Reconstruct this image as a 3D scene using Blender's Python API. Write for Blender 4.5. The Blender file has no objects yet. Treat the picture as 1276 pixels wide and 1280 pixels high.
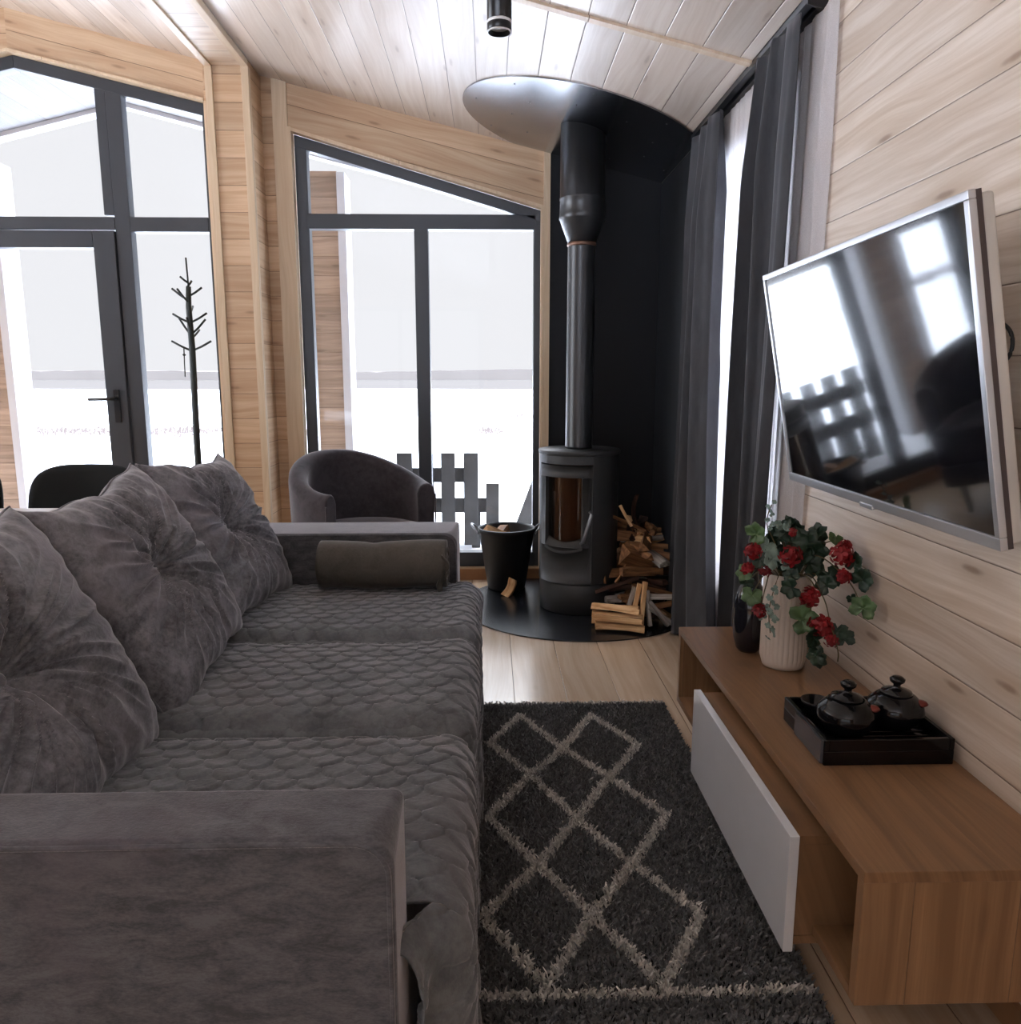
import bpy, math, random
import numpy as np
from mathutils import Vector, Matrix, Euler
random.seed(7); np.random.seed(7)
PI = math.pi
sc = bpy.context.scene
col = sc.collection

# ------------------------------------------------------------------ camera, world, lights, exposure
H = 1.15
FPX = 985.0
cd = bpy.data.cameras.new('camera'); cam = bpy.data.objects.new('camera', cd); col.objects.link(cam)
cam.location = (0, 0, H)
cam.rotation_euler = (PI/2 - math.radians(9.736), 0, -math.radians(1.49))
cd.sensor_fit = 'HORIZONTAL'; cd.sensor_width = 36.0; cd.lens = 36.0*FPX/1276.0
cd.clip_start = 0.05; cd.clip_end = 3000
sc.camera = cam

w = bpy.data.worlds.new('overcast_sky'); sc.world = w; w.use_nodes = True
wn = w.node_tree; wn.nodes.clear()
wo = wn.nodes.new('ShaderNodeOutputWorld'); bg = wn.nodes.new('ShaderNodeBackground')
tc = wn.nodes.new('ShaderNodeTexCoord'); sx = wn.nodes.new('ShaderNodeSeparateXYZ')
mr = wn.nodes.new('ShaderNodeMapRange')
mr.inputs[1].default_value = 0.36; mr.inputs[2].default_value = 0.62
mr.inputs[3].default_value = 0.87; mr.inputs[4].default_value = 16.5
wn.links.new(tc.outputs['Generated'], sx.inputs[0]); wn.links.new(sx.outputs['Z'], mr.inputs[0])
wn.links.new(mr.outputs[0], bg.inputs['Strength'])
cr_ = wn.nodes.new('ShaderNodeValToRGB'); wn.links.new(sx.outputs['Z'], cr_.inputs[0])
cr_.color_ramp.elements[0].position = .36; cr_.color_ramp.elements[0].color = (.905, .905, .955, 1)
cr_.color_ramp.elements[1].position = .60; cr_.color_ramp.elements[1].color = (.83, .885, 1.0, 1)
wn.links.new(cr_.outputs[0], bg.inputs['Color'])
wn.links.new(bg.outputs[0], wo.inputs[0])

def area_light(name, loc, rot, sx_, sy_, power, color=(.88, .945, 1)):
    l = bpy.data.lights.new(name, 'AREA'); l.shape = 'RECTANGLE'; l.size = sx_; l.size_y = sy_
    l.energy = power; l.color = color
    o = bpy.data.objects.new(name, l); col.objects.link(o); o.location = loc; o.rotation_euler = rot
    return o
# added fill lamps inside the unseen rear and left glazing, to brighten the room
area_light('rear_fill_light', (-2.0, -3.3, 1.35), (PI/2, 0, 0), 3.6, 1.9, 5.5)
area_light('left_fill_light', (-5.6, 2.45, 1.35), (PI/2, 0, -PI/2), 2.9, 1.7, 66)

sc.view_settings.view_transform = 'Standard'; sc.view_settings.look = 'None'
sc.view_settings.exposure = 0.2; sc.view_settings.gamma = 1.0
sc.view_settings.use_curve_mapping = False

# ------------------------------------------------------------------ helpers
class M:
    """collects geometry for one mesh"""
    def __init__(s): s.v = []; s.f = []; s.mi = []; s.sm = []
    def add(s, vs, fs, mi=0, smooth=False):
        b = len(s.v); s.v += [tuple(map(float, p)) for p in vs]
        for f in fs: s.f.append([b+i for i in f]); s.mi.append(mi); s.sm.append(smooth)
    def box(s, x0, y0, z0, x1, y1, z1, mi=0):
        if x0 > x1: x0, x1 = x1, x0
        if y0 > y1: y0, y1 = y1, y0
        if z0 > z1: z0, z1 = z1, z0
        vs = [(x, y, z) for z in (z0, z1) for y in (y0, y1) for x in (x0, x1)]
        s.add(vs, [(0, 2, 3, 1), (4, 5, 7, 6), (0, 1, 5, 4), (2, 6, 7, 3), (0, 4, 6, 2), (1, 3, 7, 5)], mi)
    def xf(s, fn): s.v = [tuple(fn(Vector(p))) for p in s.v]; return s
    def prism(s, poly, y0, y1, mi=0):
        """poly in (x, z), extruded along y"""
        n = len(poly)
        vs = [(x, y0, z) for x, z in poly] + [(x, y1, z) for x, z in poly]
        fs = [tuple(range(n)), tuple(range(2*n-1, n-1, -1))]
        fs += [(i, i+n, (i+1) % n+n, (i+1) % n) for i in range(n)]
        s.add(vs, fs, mi)
    def ring(s, rings, closed=True, cap0=False, cap1=False, smooth=True, mi=0):
        n = len(rings[0]); vs = [p for r in rings for p in r]; fs = []
        for i in range(len(rings)-1):
            for j in range(n if closed else n-1):
                k = (j+1) % n
                fs.append((i*n+j, i*n+k, (i+1)*n+k, (i+1)*n+j))
        if cap0: fs.append(tuple(range(n))[::-1])
        if cap1: fs.append(tuple((len(rings)-1)*n+j for j in range(n)))
        s.add(vs, fs, mi, smooth)
    def lathe(s, prof, c=(0, 0, 0), n=40, smooth=True, fn=None, cap=True, mi=0):
        rings = []
        for r, z in prof:
            rings.append([(c[0]+(r*(fn(a, z) if fn else 1))*math.cos(a), c[1]+(r*(fn(a, z) if fn else 1))*math.sin(a), c[2]+z)
                          for a in [2*PI*j/n for j in range(n)]])
        s.ring(rings, True, cap, cap, smooth, mi)
    def tube(s, pts, r, n=8, mi=0, taper=None):
        pts = [Vector(p) for p in pts]; rings = []
        for i, p in enumerate(pts):
            d = (pts[min(i+1, len(pts)-1)] - pts[max(i-1, 0)]).normalized()
            up = Vector((0, 0, 1)) if abs(d.z) < .9 else Vector((1, 0, 0))
            a = d.cross(up).normalized(); b = d.cross(a).normalized()
            rr = r*(taper(i/(len(pts)-1)) if taper else 1)
            rings.append([tuple(p+(a*math.cos(t)+b*math.sin(t))*rr) for t in [2*PI*j/n for j in range(n)]])
        s.ring(rings, True, True, True, True, mi)
    def grid(s, P, smooth=True, mi=0, wrap=False):
        P = np.asarray(P); a, b = P.shape[:2]
        idx = np.arange(a*b).reshape(a, b)
        q = np.stack([idx[:-1, :-1], idx[:-1, 1:], idx[1:, 1:], idx[1:, :-1]], -1).reshape(-1, 4)
        s.add(P.reshape(-1, 3).tolist(), q.tolist(), mi, smooth)

def obj(name, m, mats, parent=None, label=None, bevel=0, seg=2, subd=0, weld=False):
    me = bpy.data.meshes.new(name); me.from_pydata(m.v, [], m.f); me.update()
    me.polygons.foreach_set('use_smooth', m.sm); me.polygons.foreach_set('material_index', m.mi)
    for mt in (mats if isinstance(mats, (list, tuple)) else [mats]): me.materials.append(mt)
    o = bpy.data.objects.new(name, me); col.objects.link(o)
    if parent: o.parent = parent
    if label: o['label'] = label
    if weld:
        q = o.modifiers.new('weld', 'WELD'); q.merge_threshold = .0004
    if bevel:
        b = o.modifiers.new('bevel', 'BEVEL'); b.width = bevel; b.segments = seg; b.limit_method = 'ANGLE'; b.angle_limit = .6
        me.polygons.foreach_set('use_smooth', [True]*len(m.f))
        n_ = o.modifiers.new('wn', 'WEIGHTED_NORMAL'); n_.keep_sharp = True
    if subd:
        q = o.modifiers.new('subd', 'SUBSURF'); q.levels = subd; q.render_levels = subd
    return o
def tag(o, label, cat, group=None, kind=None):
    o['label'] = label; o['category'] = cat
    if group: o['group'] = group
    if kind: o['kind'] = kind
    return o
def thing(name, label, cat, loc=(0, 0, 0), rot=(0, 0, 0), group=None):
    o = bpy.data.objects.new(name, None); o.empty_display_size = .1; col.objects.link(o)
    o.location = loc; o.rotation_euler = rot
    return tag(o, label, cat, group)
def struct(name, m, mats, label=None, **k):
    o = obj(name, m, mats, **k); o['kind'] = 'structure'
    if label: o['label'] = label
    return o
def copy_tree(o, parent=None):
    c = o.copy(); col.objects.link(c)
    if parent: c.parent = parent
    for ch in list(o.children): copy_tree(ch, c)
    return c

# ------------------------------------------------------------------ materials
def srgb(r, g, b):
    f = lambda c: (c/255/12.92) if c/255 <= .04045 else ((c/255+.055)/1.055)**2.4
    return (f(r), f(g), f(b), 1)
class NT:
    def __init__(s, name):
        s.m = bpy.data.materials.new(name); s.m.use_nodes = True; s.t = s.m.node_tree; s.t.nodes.clear()
        s.out = s.n('ShaderNodeOutputMaterial')
    def n(s, k, **p):
        x = s.t.nodes.new(k)
        for a, b in p.items(): setattr(x, a, b)
        return x
    def l(s, a, b): s.t.links.new(a, b)
    def val(s, sock, v):
        if hasattr(v, 'is_linked') or isinstance(v, bpy.types.NodeSocket): s.l(v, sock)
        else: sock.default_value = v
    def math(s, op, a, b=0.0, c=0.0):
        x = s.n('ShaderNodeMath', operation=op)
        s.val(x.inputs[0], a); s.val(x.inputs[1], b); s.val(x.inputs[2], c); return x.outputs[0]
    def comb(s, a, b, c):
        x = s.n('ShaderNodeCombineXYZ')
        for i, q in enumerate((a, b, c)): s.val(x.inputs[i], q)
        return x.outputs[0]
    def noise(s, vec, scale, detail=2, rough=.5, dist=0, out=0):
        x = s.n('ShaderNodeTexNoise'); s.l(vec, x.inputs['Vector'])
        x.inputs['Scale'].default_value = scale; x.inputs['Detail'].default_value = detail
        x.inputs['Roughness'].default_value = rough; x.inputs['Distortion'].default_value = dist
        return x.outputs[out]
    def ramp(s, fac, stops):
        x = s.n('ShaderNodeValToRGB'); s.l(fac, x.inputs[0]); e = x.color_ramp.elements
        while len(e) < len(stops): e.new(.5)
        for i, (p, c) in enumerate(stops): e[i].position = p; e[i].color = c if len(c) == 4 else (*c, 1)
        return x.outputs[0]
    def mix(s, fac, a, b, mode='MIX'):
        x = s.n('ShaderNodeMix', data_type='RGBA', blend_type=mode)
        s.val(x.inputs[0], fac); s.val(x.inputs[6], a); s.val(x.inputs[7], b); return x.outputs[2]
    def maprange(s, v, a, b, c, d):
        x = s.n('ShaderNodeMapRange', interpolation_type='SMOOTHSTEP'); s.val(x.inputs[0], v)
        for i, q in enumerate((a, b, c, d)): x.inputs[i+1].default_value = q
        return x.outputs[0]
    def bump(s, h, strength=.3, dist=.01):
        x = s.n('ShaderNodeBump'); s.l(h, x.inputs['Height']); x.inputs['Strength'].default_value = strength
        x.inputs['Distance'].default_value = dist; return x.outputs[0]
    def bsdf(s, color, rough=.5, metal=0, spec=.5, normal=None, **k):
        b = s.n('ShaderNodeBsdfPrincipled'); s.val(b.inputs['Base Color'], color); s.val(b.inputs['Roughness'], rough)
        b.inputs['Metallic'].default_value = metal; b.inputs['Specular IOR Level'].default_value = spec
        for a, v in k.items(): s.val(b.inputs[a.replace('_', ' ')], v)
        if normal is not None: s.l(normal, b.inputs['Normal'])
        s.l(b.outputs[0], s.out.inputs[0]); s.b = b; return s.m

def plain(name, c, rough=.5, metal=0, spec=.5, var=.12, vscale=8, bump=0, bscale=60, **k):
    t = NT(name); g = t.n('ShaderNodeTexCoord').outputs['Object']
    n = t.noise(g, vscale, 3)
    c2 = tuple(x*(1-var) for x in c[:3])+(1,); c3 = tuple(min(1, x*(1+var)) for x in c[:3])+(1,)
    colr = t.ramp(n, [(.3, c2), (.7, c3)])
    nm = t.bump(t.noise(g, bscale, 3), bump, .005) if bump else None
    return t.bsdf(colr, rough, metal, spec, nm, **k)

def planks(name, along, across, pitch, off, light, dark, knotc, rough=.45, spec=.5, groove=.0016, gcol=(.10, .055, .03, 1),
           space='world', knots=1.0, grain=1.0, vary=.12, coat=0.0):
    t = NT(name)
    src = t.n('ShaderNodeNewGeometry').outputs['Position'] if space == 'world' else t.n('ShaderNodeTexCoord').outputs['Object']
    def dot(v):
        x = t.n('ShaderNodeVectorMath', operation='DOT_PRODUCT'); t.l(src, x.inputs[0]); x.inputs[1].default_value = v
        return x.outputs['Value']
    u = dot(along); v = t.math('SUBTRACT', dot(across), off)
    vn = t.math('DIVIDE', v, pitch); idx = t.math('FLOOR', vn); fr = t.math('SUBTRACT', vn, idx)
    wn_ = t.n('ShaderNodeTexWhiteNoise', noise_dimensions='1D'); t.l(idx, wn_.inputs['W'])
    rnd = wn_.outputs['Value']; off1 = t.math('MULTIPLY', rnd, 37.0)
    uu = t.math('ADD', u, off1)
    # board-local flow: distort v with slow noise for cathedral figure
    flow = t.noise(t.comb(t.math('MULTIPLY', uu, 1.3), t.math('MULTIPLY', v, 3.0), off1), 1.0, 2)
    vd = t.math('ADD', t.math('MULTIPLY', v, 38.0), t.math('MULTIPLY', flow, 5.0))
    g1 = t.noise(t.comb(t.math('MULTIPLY', uu, 1.2), vd, off1), 1.0, 4, .6)
    g2 = t.noise(t.comb(t.math('MULTIPLY', uu, 9.0), t.math('MULTIPLY', v, 260.0), off1), 1.0, 3, .6)
    colr = t.ramp(g1, [(.34, dark), (.62, light)])
    colr = t.mix(t.math('MULTIPLY', t.maprange(g2, .45, .75, 0, 1), .35*grain), colr, dark)
    # broad blotches
    bl = t.noise(t.comb(t.math('MULTIPLY', uu, 2.2), t.math('MULTIPLY', v, 7.0), off1), 1.0, 2)
    colr = t.mix(t.math('MULTIPLY', t.maprange(bl, .55, .75, 0, 1), .45), colr, dark)
    jit = t.math('ADD', 1-vary, t.math('MULTIPLY', rnd, 2*vary))
    colr = t.mix(1.0, colr, t.comb(jit, jit, jit), 'MULTIPLY')
    # knots
    kv = t.n('ShaderNodeTexVoronoi', voronoi_dimensions='2D'); kv.inputs['Scale'].default_value = 1.0; kv.inputs['Randomness'].default_value = .85
    wob = t.math('MULTIPLY', t.noise(t.comb(uu, v, 0), 30.0, 1), .05)
    t.l(t.comb(t.math('ADD', t.math('MULTIPLY', uu, 1.5), wob), t.math('MULTIPLY', vn, .93), 0), kv.inputs['Vector'])
    dist = kv.outputs['Distance']
    halo = t.math('MULTIPLY', t.maprange(dist, .03, .30, 1, 0), .75*knots)
    core = t.math('MULTIPLY', t.maprange(dist, .018, .075, 1, 0), .55*knots)
    colr = t.mix(halo, colr, dark); colr = t.mix(core, colr, knotc)
    # grooves between boards
    edge = t.math('MULTIPLY', t.math('MINIMUM', fr, t.math('SUBTRACT', 1.0, fr)), pitch)
    gm = t.maprange(edge, groove*.45, groove, 1, 0)
    colr = t.mix(t.math('MULTIPLY', gm, .85), colr, gcol)
    hgt = t.math('ADD', t.maprange(edge, 0, groove*2.2, 0, 1), t.math('MULTIPLY', g2, .10))
    nm = t.bump(hgt, .5, .003)
    ro = t.math('ADD', rough, t.math('MULTIPLY', g1, .12))
    return t.bsdf(colr, ro, 0, spec, nm, Coat_Weight=coat, Coat_Roughness=.14)

SL = .2436
ca, sa = math.cos(math.atan(SL)), math.sin(math.atan(SL))
pine_l, pine_d, pine_k = (.66, .515, .385, 1), (.47, .315, .20, 1), (.17, .085, .045, 1)
m_wall = planks('pine_wall', (0, 1, 0), (0, 0, 1), .1263, .429, (.67, .58, .495, 1), (.50, .39, .295, 1), pine_k, rough=.34, spec=.55, knots=1.1)
m_back = planks('pine_partition', (1, 0, 0), (0, 0, 1), .129, .03, (.60, .42, .27, 1), (.47, .295, .17, 1), pine_k, rough=.5, knots=.8)
m_head = planks('pine_header', (ca, 0, -sa), (sa, 0, ca), .129, 2.225, (.60, .43, .28, 1), (.47, .30, .18, 1), pine_k, rough=.5, knots=.9)
m_ceil = planks('pine_ceiling', (0, 1, 0), (ca, 0, -sa), .130, -.36, (.68, .595, .52, 1), (.565, .465, .385, 1), (.30, .21, .16, 1), rough=.27, spec=.7, knots=1.0)  # sheen from the windows is put into these lightened pine tones
m_ceil2 = planks('pine_ceiling_left', (0, 1, 0), (ca, 0, sa), .130, 0, (.68, .595, .52, 1), (.565, .465, .385, 1), (.30, .21, .16, 1), rough=.27, spec=.7)
m_trim = planks('pine_trim', (0, 0, 1), (1, 1, 0), .9, .33, (.66, .52, .36, 1), (.56, .41, .27, 1), pine_k, rough=.5, knots=0, vary=.02)
m_trimy = planks('pine_trim_long', (0, 1, 0), (1, 0, 0), .9, .33, (.68, .55, .41, 1), (.58, .44, .31, 1), pine_k, rough=.4, knots=0, vary=.02)
m_floor = planks('oak_floor', (0, 1, 0), (1, 0, 0), .19, .085, (.60, .455, .325, 1), (.50, .36, .24, 1), (.3, .2, .12, 1), rough=.11, spec=.7, knots=.25, groove=.0012, vary=.07, coat=.7)
m_stand = planks('stand_oak', (0, 1, 0), (1, 0, .35), .4, .13, (.27, .147, .071, 1), (.165, .086, .040, 1), (.06, .03, .015, 1), rough=.36, spec=.45, groove=.0001, knots=.6, vary=.02, grain=1.3)
m_standv = planks('stand_oak_upright', (0, 0, 1), (1, .2, 0), .17, .03, (.33, .185, .092, 1), (.20, .105, .048, 1), (.06, .03, .015, 1), rough=.38, groove=.0006, knots=.3, vary=.08, grain=1.3)
m_standd = plain('stand_edge', srgb(120, 88, 58), .45)
m_blackframe = plain('anthracite_frame', srgb(50, 54, 60), .38, spec=.5, var=.06)
m_blackmetal = plain('black_sheet', (.0075, .008, .010, 1), .30, spec=.45, var=.1, vscale=3)
m_firewall = plain('black_matt_sheet', (.0055, .006, .008, 1), .55, spec=.3, var=.1, vscale=3)
m_disc = plain('polished_dark_sheet', (.37, .38, .41, 1), .20, metal=1.0, var=.05, vscale=2)
m_hearth = plain('hearth_sheet', (.012, .013, .016, 1), .24, spec=.6, var=.1)
m_stove = plain('stove_cast', (.030, .031, .032, 1), .45, spec=.45, var=.1, bump=.15, bscale=220)
m_pipe = plain('pipe_enamel', (.018, .019, .021, 1), .33, spec=.6, var=.08)
m_brown = plain('bronze_ring', srgb(120, 90, 75), .35, metal=.6)

def glass_mat(name, tint=(1, 1, 1, 1), refl=1.0, rough=0.0):
    t = NT(name); tr = t.n('ShaderNodeBsdfTransparent'); tr.inputs[0].default_value = tint
    gl = t.n('ShaderNodeBsdfGlossy'); gl.inputs['Roughness'].default_value = rough
    fr = t.n('ShaderNodeFresnel'); fr.inputs[0].default_value = 1.45
    mx = t.n('ShaderNodeMixShader'); t.l(t.math('MULTIPLY', fr.outputs[0], refl), mx.inputs[0])
    t.l(tr.outputs[0], mx.inputs[1]); t.l(gl.outputs[0], mx.inputs[2]); t.l(mx.outputs[0], t.out.inputs[0]); return t.m
m_glass = glass_mat('clear_glass', (.985, .99, .985, 1), .3)
m_stoveglass = glass_mat('stove_glass', (.85, .78, .70, 1), .8, .02)

def velvet(name, a, b, tint, rough=.75, sheen=.5, scale=5, stretch=(1, 1, 1), wv=.25):
    t = NT(name); tcn = t.n('ShaderNodeTexCoord').outputs['Object']
    mp = t.n('ShaderNodeMapping'); t.l(tcn, mp.inputs[0]); mp.inputs['Scale'].default_value = stretch
    n1 = t.noise(mp.outputs[0], scale, 6, .68, .6); n2 = t.noise(mp.outputs[0], scale*9, 4, .7)
    nn = t.math('ADD', t.math('MULTIPLY', n1, .65), t.math('MULTIPLY', n2, .35))
    c = t.ramp(nn, [(.40, a), (.60, b)])
    n3 = t.noise(tcn, 3.1, 3)
    c = t.mix(t.maprange(n3, .52, .66, 0, .45), c, tint)
    h = t.noise(tcn, 420, 2)
    nm = t.bump(t.math('ADD', t.math('MULTIPLY', h, wv), t.math('MULTIPLY', n2, .5)), .35, .004)
    return t.bsdf(c, rough, 0, .2, nm, Sheen_Weight=sheen, Sheen_Roughness=.35, Sheen_Tint=(.8, .78, .82, 1))
m_velvet = velvet('sofa_velvet', (.056, .057, .065, 1), (.125, .125, .138, 1), (.100, .088, .104, 1), stretch=(.6, 1, 1.5), sheen=.9, scale=26)
m_pillow = velvet('pillow_velvet', (.082, .084, .094, 1), (.25, .25, .275, 1), (.175, .155, .175, 1), sheen=.7, scale=9)
m_quilt = velvet('quilt_velvet', (.085, .091, .098, 1), (.155, .164, .174, 1), (.130, .120, .124, 1), sheen=.6, scale=10)
m_chair = velvet('armchair_velvet', (.035, .031, .036, 1), (.066, .058, .066, 1), (.05, .042, .05, 1), sheen=.6)
m_blanket = velvet('blanket_fleece', (.070, .064, .055, 1), (.098, .090, .078, 1), (.08, .07, .06, 1), sheen=.3, scale=12)
m_dinchair = plain('dark_upholstery', (.012, .014, .015, 1), .8, spec=.2)
m_curtain = velvet('curtain_cloth', (.040, .041, .045, 1), (.060, .061, .067, 1), (.054, .050, .052, 1), sheen=.25, scale=3, stretch=(1, 1, .3))
def sheer_mat():
    t = NT('sheer_voile'); g = t.n('ShaderNodeTexCoord').outputs['Object']
    d = t.n('ShaderNodeBsdfDiffuse'); tl = t.n('ShaderNodeBsdfTranslucent'); tr = t.n('ShaderNodeBsdfTransparent')
    d.inputs[0].default_value = (.80, .77, .76, 1); tl.inputs[0].default_value = (.88, .87, .90, 1)
    a = t.n('ShaderNodeMixShader'); a.inputs[0].default_value = .6; t.l(d.outputs[0], a.inputs[1]); t.l(tl.outputs[0], a.inputs[2])
    b = t.n('ShaderNodeMixShader'); t.l(t.maprange(t.noise(g, 500, 1), .3, .7, .12, .25), b.inputs[0])
    t.l(a.outputs[0], b.inputs[1]); t.l(tr.outputs[0], b.inputs[2]); t.l(b.outputs[0], t.out.inputs[0]); return t.m
m_sheer = sheer_mat()
m_white = plain('white_gloss_front', srgb(200, 202, 206), .16, spec=.55, var=.02)
m_vase = plain('stoneware_white', srgb(205, 192, 180), .55, var=.04)
m_blackgloss = plain('black_lacquer', (.004, .004, .005, 1), .12, spec=.35, var=.05)
m_blackglass = plain('black_glass_vase', (.008, .008, .012, 1), .08, spec=.8)
m_redclay = plain('red_clay', srgb(110, 40, 30), .3)
m_silver = plain('silver_bezel', srgb(190, 190, 192), .28, metal=.85, var=.03)
m_tvside = plain('tv_side_dark', srgb(70, 60, 58), .35, metal=.4)
m_tvback = plain('tv_back_grey', srgb(185, 178, 168), .5)
m_screen = plain('tv_screen', (.004, .004, .006, 1), .045, spec=.5, var=0.0, Coat_Weight=.5, Coat_Roughness=.09, Coat_IOR=1.5)
m_cable = plain('black_cable', (.01, .01, .01, 1), .5)
m_leaf = plain('leaf_green', srgb(30, 52, 36), .42, var=.35, vscale=40, bump=.3, bscale=90)
m_leafl = plain('leaf_light', srgb(66, 92, 50), .42, var=.25, vscale=40, bump=.3, bscale=90)
m_leafg = plain('leaf_silver', srgb(120, 140, 130), .5, var=.25, vscale=60)
m_petal = plain('petal_red', srgb(132, 7, 18), .55, var=.3, vscale=60)
m_petald = plain('petal_dark_red', srgb(110, 8, 18), .55, var=.3, vscale=60)
m_stem = plain('stem_brown', srgb(86, 74, 44), .6)
m_table = plain('white_tabletop', srgb(205, 203, 205), .3, var=.02)
m_post = planks('grey_timber', (0, 0, 1), (1, 0, 0), .9, .4, (.30, .21, .15, 1), (.18, .13, .095, 1), (.08, .05, .03, 1), rough=.7, knots=.8)
m_postlog = planks('grey_timber_courses', (1, 0, 0), (0, 0, 1), .129, .03, (.34, .245, .18, 1), (.22, .155, .11, 1), (.08, .05, .03, 1), rough=.7, knots=.8)
m_paintw = plain('white_painted_board', srgb(176, 176, 180), .6, var=.04, vscale=6)
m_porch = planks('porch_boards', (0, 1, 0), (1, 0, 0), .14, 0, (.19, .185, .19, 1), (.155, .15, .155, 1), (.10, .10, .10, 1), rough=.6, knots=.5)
m_darkwood = plain('tarred_wood', srgb(62, 64, 66), .75, var=.25, bump=.3)
m_iron = plain('dark_green_iron', srgb(28, 36, 34), .5)
def snow_mat():
    t = NT('snow'); g = t.n('ShaderNodeNewGeometry').outputs['Position']
    return t.bsdf(t.ramp(t.noise(g, .35, 4), [(.3, (.73, .765, .83, 1)), (.7, (.81, .845, .905, 1))]), .8, 0, .2, t.bump(t.noise(g, 2.5, 4), .3, .05))
m_snow = snow_mat()
m_field = plain('pale_field', (.066, .062, .060, 1), .9, spec=0, var=.05, vscale=.02)
m_wood2 = plain('haze_forest', (.18, .168, .165, 1), .95, spec=0, var=.06, vscale=.03)
m_grass = plain('dry_reeds', (.12, .10, .095, 1), .9, spec=0)
def bark_mat(name, a, b):
    t = NT(name); g = t.n('ShaderNodeTexCoord').outputs['Object']
    mp = t.n('ShaderNodeMapping'); t.l(g, mp.inputs[0]); mp.inputs['Scale'].default_value = (3, 60, 60)
    n = t.noise(mp.outputs[0], 1.0, 4, .6)
    return t.bsdf(t.ramp(n, [(.35, a), (.65, b)]), .75, 0, .25, t.bump(n, .5, .004))
m_split = bark_mat('split_birch', srgb(190, 138, 90), srgb(235, 198, 150))
m_split2 = bark_mat('split_pine_dull', srgb(96, 64, 42), srgb(150, 108, 72))
m_bark = bark_mat('bark_dark', srgb(38, 26, 22), srgb(78, 52, 42))
m_barkw = bark_mat('bark_pale', srgb(120, 112, 104), srgb(190, 184, 176))
m_rubber = plain('black_rubber', (.010, .0105, .012, 1), .55, spec=.4)
m_grey = plain('grey_metal', srgb(150, 152, 156), .35, metal=.7)
m_lens = plain('lens_white', srgb(225, 225, 225), .3)
m_ash = plain('firebox_lining', srgb(84, 58, 42), .9)

# ------------------------------------------------------------------ the setting
XR = .93          # right wall
YB = 4.416        # inner face of the window wall
RX, RZ = -2.445, 2.989   # ridge
def zc(x): return RZ - SL*abs(x-RX)
XL = -5.7

f = M(); f.box(XL, -3.4, -.12, XR+.15, YB+.12, 0); struct('floor', f, m_floor, 'light oak laminate floor with long boards')
# ceiling slopes (each a slab), following the roof
c = M(); c.prism([(RX, RZ), (XR+.15, zc(XR+.15)), (XR+.15, zc(XR+.15)+.14), (RX, RZ+.14)], -3.4, YB+.12, 0)
c.prism([(XL-.1, zc(XL-.1)), (RX, RZ), (RX, RZ+.14), (XL-.1, zc(XL-.1)+.14)], -3.4, YB+.12, 1)
struct('ceiling', c, [m_ceil, m_ceil2], 'pale pine board ceiling sloping down to the right')

# openings of the window wall (x, z)
def zt_l(x): return 2.565 + .235*(-1.47-x) if x >= RX else 2.565+.235*(-1.47-RX) - .235*(RX-x)
def zt_r(x): return 2.432 - .287*(x+1.045)
WL0, WL1 = -3.42, -1.47
WR0, WR1 = -1.045, .29
wb = M()
wb.prism([(WL1, -.0), (WR0, 0), (WR0, zc(WR0)), (WL1, zc(WL1))], YB, YB+.12, 0)
wb.prism([(WR0, zt_r(WR0)), (WR1, zt_r(WR1)), (WR1, zc(WR1)), (WR0, zc(WR0))], YB, YB+.12, 1)
wb.prism([(WR1, 0), (XR+.15, 0), (XR+.15, zc(XR+.15)), (WR1, zc(WR1))], YB, YB+.12, 0)
wb.prism([(RX, zt_l(RX)), (WL1, zt_l(WL1)), (WL1, zc(WL1)), (RX, RZ)], YB, YB+.12, 1)
wb.prism([(WL0, zt_l(WL0)), (RX, zt_l(RX)), (RX, RZ), (WL0, zc(WL0))], YB, YB+.12, 0)
wb.prism([(XL-.1, 0), (WL0, 0), (WL0, zc(WL0)), (XL-.1, zc(XL-.1))], YB, YB+.12, 0)
wb.box(WR0, YB, 0, WR1, YB+.12, .065, 0); wb.box(WL0, YB, 0, WL1, YB+.12, .03, 0)
struct('wall_back', wb, [m_back, m_head], 'pine board window wall with sloping headers')
# right wall with the window hidden by curtains
RW0, RW1, RWZ0, RWZ1 = 2.50, 3.38, .35, 2.02
wr = M()
wr.box(XR, -3.4, 0, XR+.14, RW0, zc(XR)+.02); wr.box(XR, RW1, 0, XR+.14, YB, zc(XR)+.02)
wr.box(XR, RW0, 0, XR+.14, RW1, RWZ0); wr.box(XR, RW0, RWZ1, XR+.14, RW1, zc(XR)+.02)
struct('wall_right', wr, m_wall, 'pale knotty pine wall of horizontal boards')
wl = M()
LW0, LW1, LWZ0, LWZ1 = .9, 4.0, .5, 1.95
hl = zc(XL)
wl.box(XL-.1, -3.4, 0, XL, LW0, hl); wl.box(XL-.1, LW1, 0, XL, YB, hl); wl.box(XL-.1, LW0, 0, XL, LW1, LWZ0); wl.box(XL-.1, LW0, LWZ1, XL, LW1, hl)
struct('wall_left', wl, m_wall)
wq = M()
wq.box(XL-.1, -3.5, 0, -3.9, -3.4, 2.2); wq.box(-.1, -3.5, 0, XR+.15, -3.4, 2.2); wq.box(-3.9, -3.5, 0, -.1, -3.4, .35)
wq.prism([(XL-.1, 2.2), (XR+.15, 2.2), (RX, RZ+.1)], -3.5, -3.4)
struct('wall_rear', wq, m_back)

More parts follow.
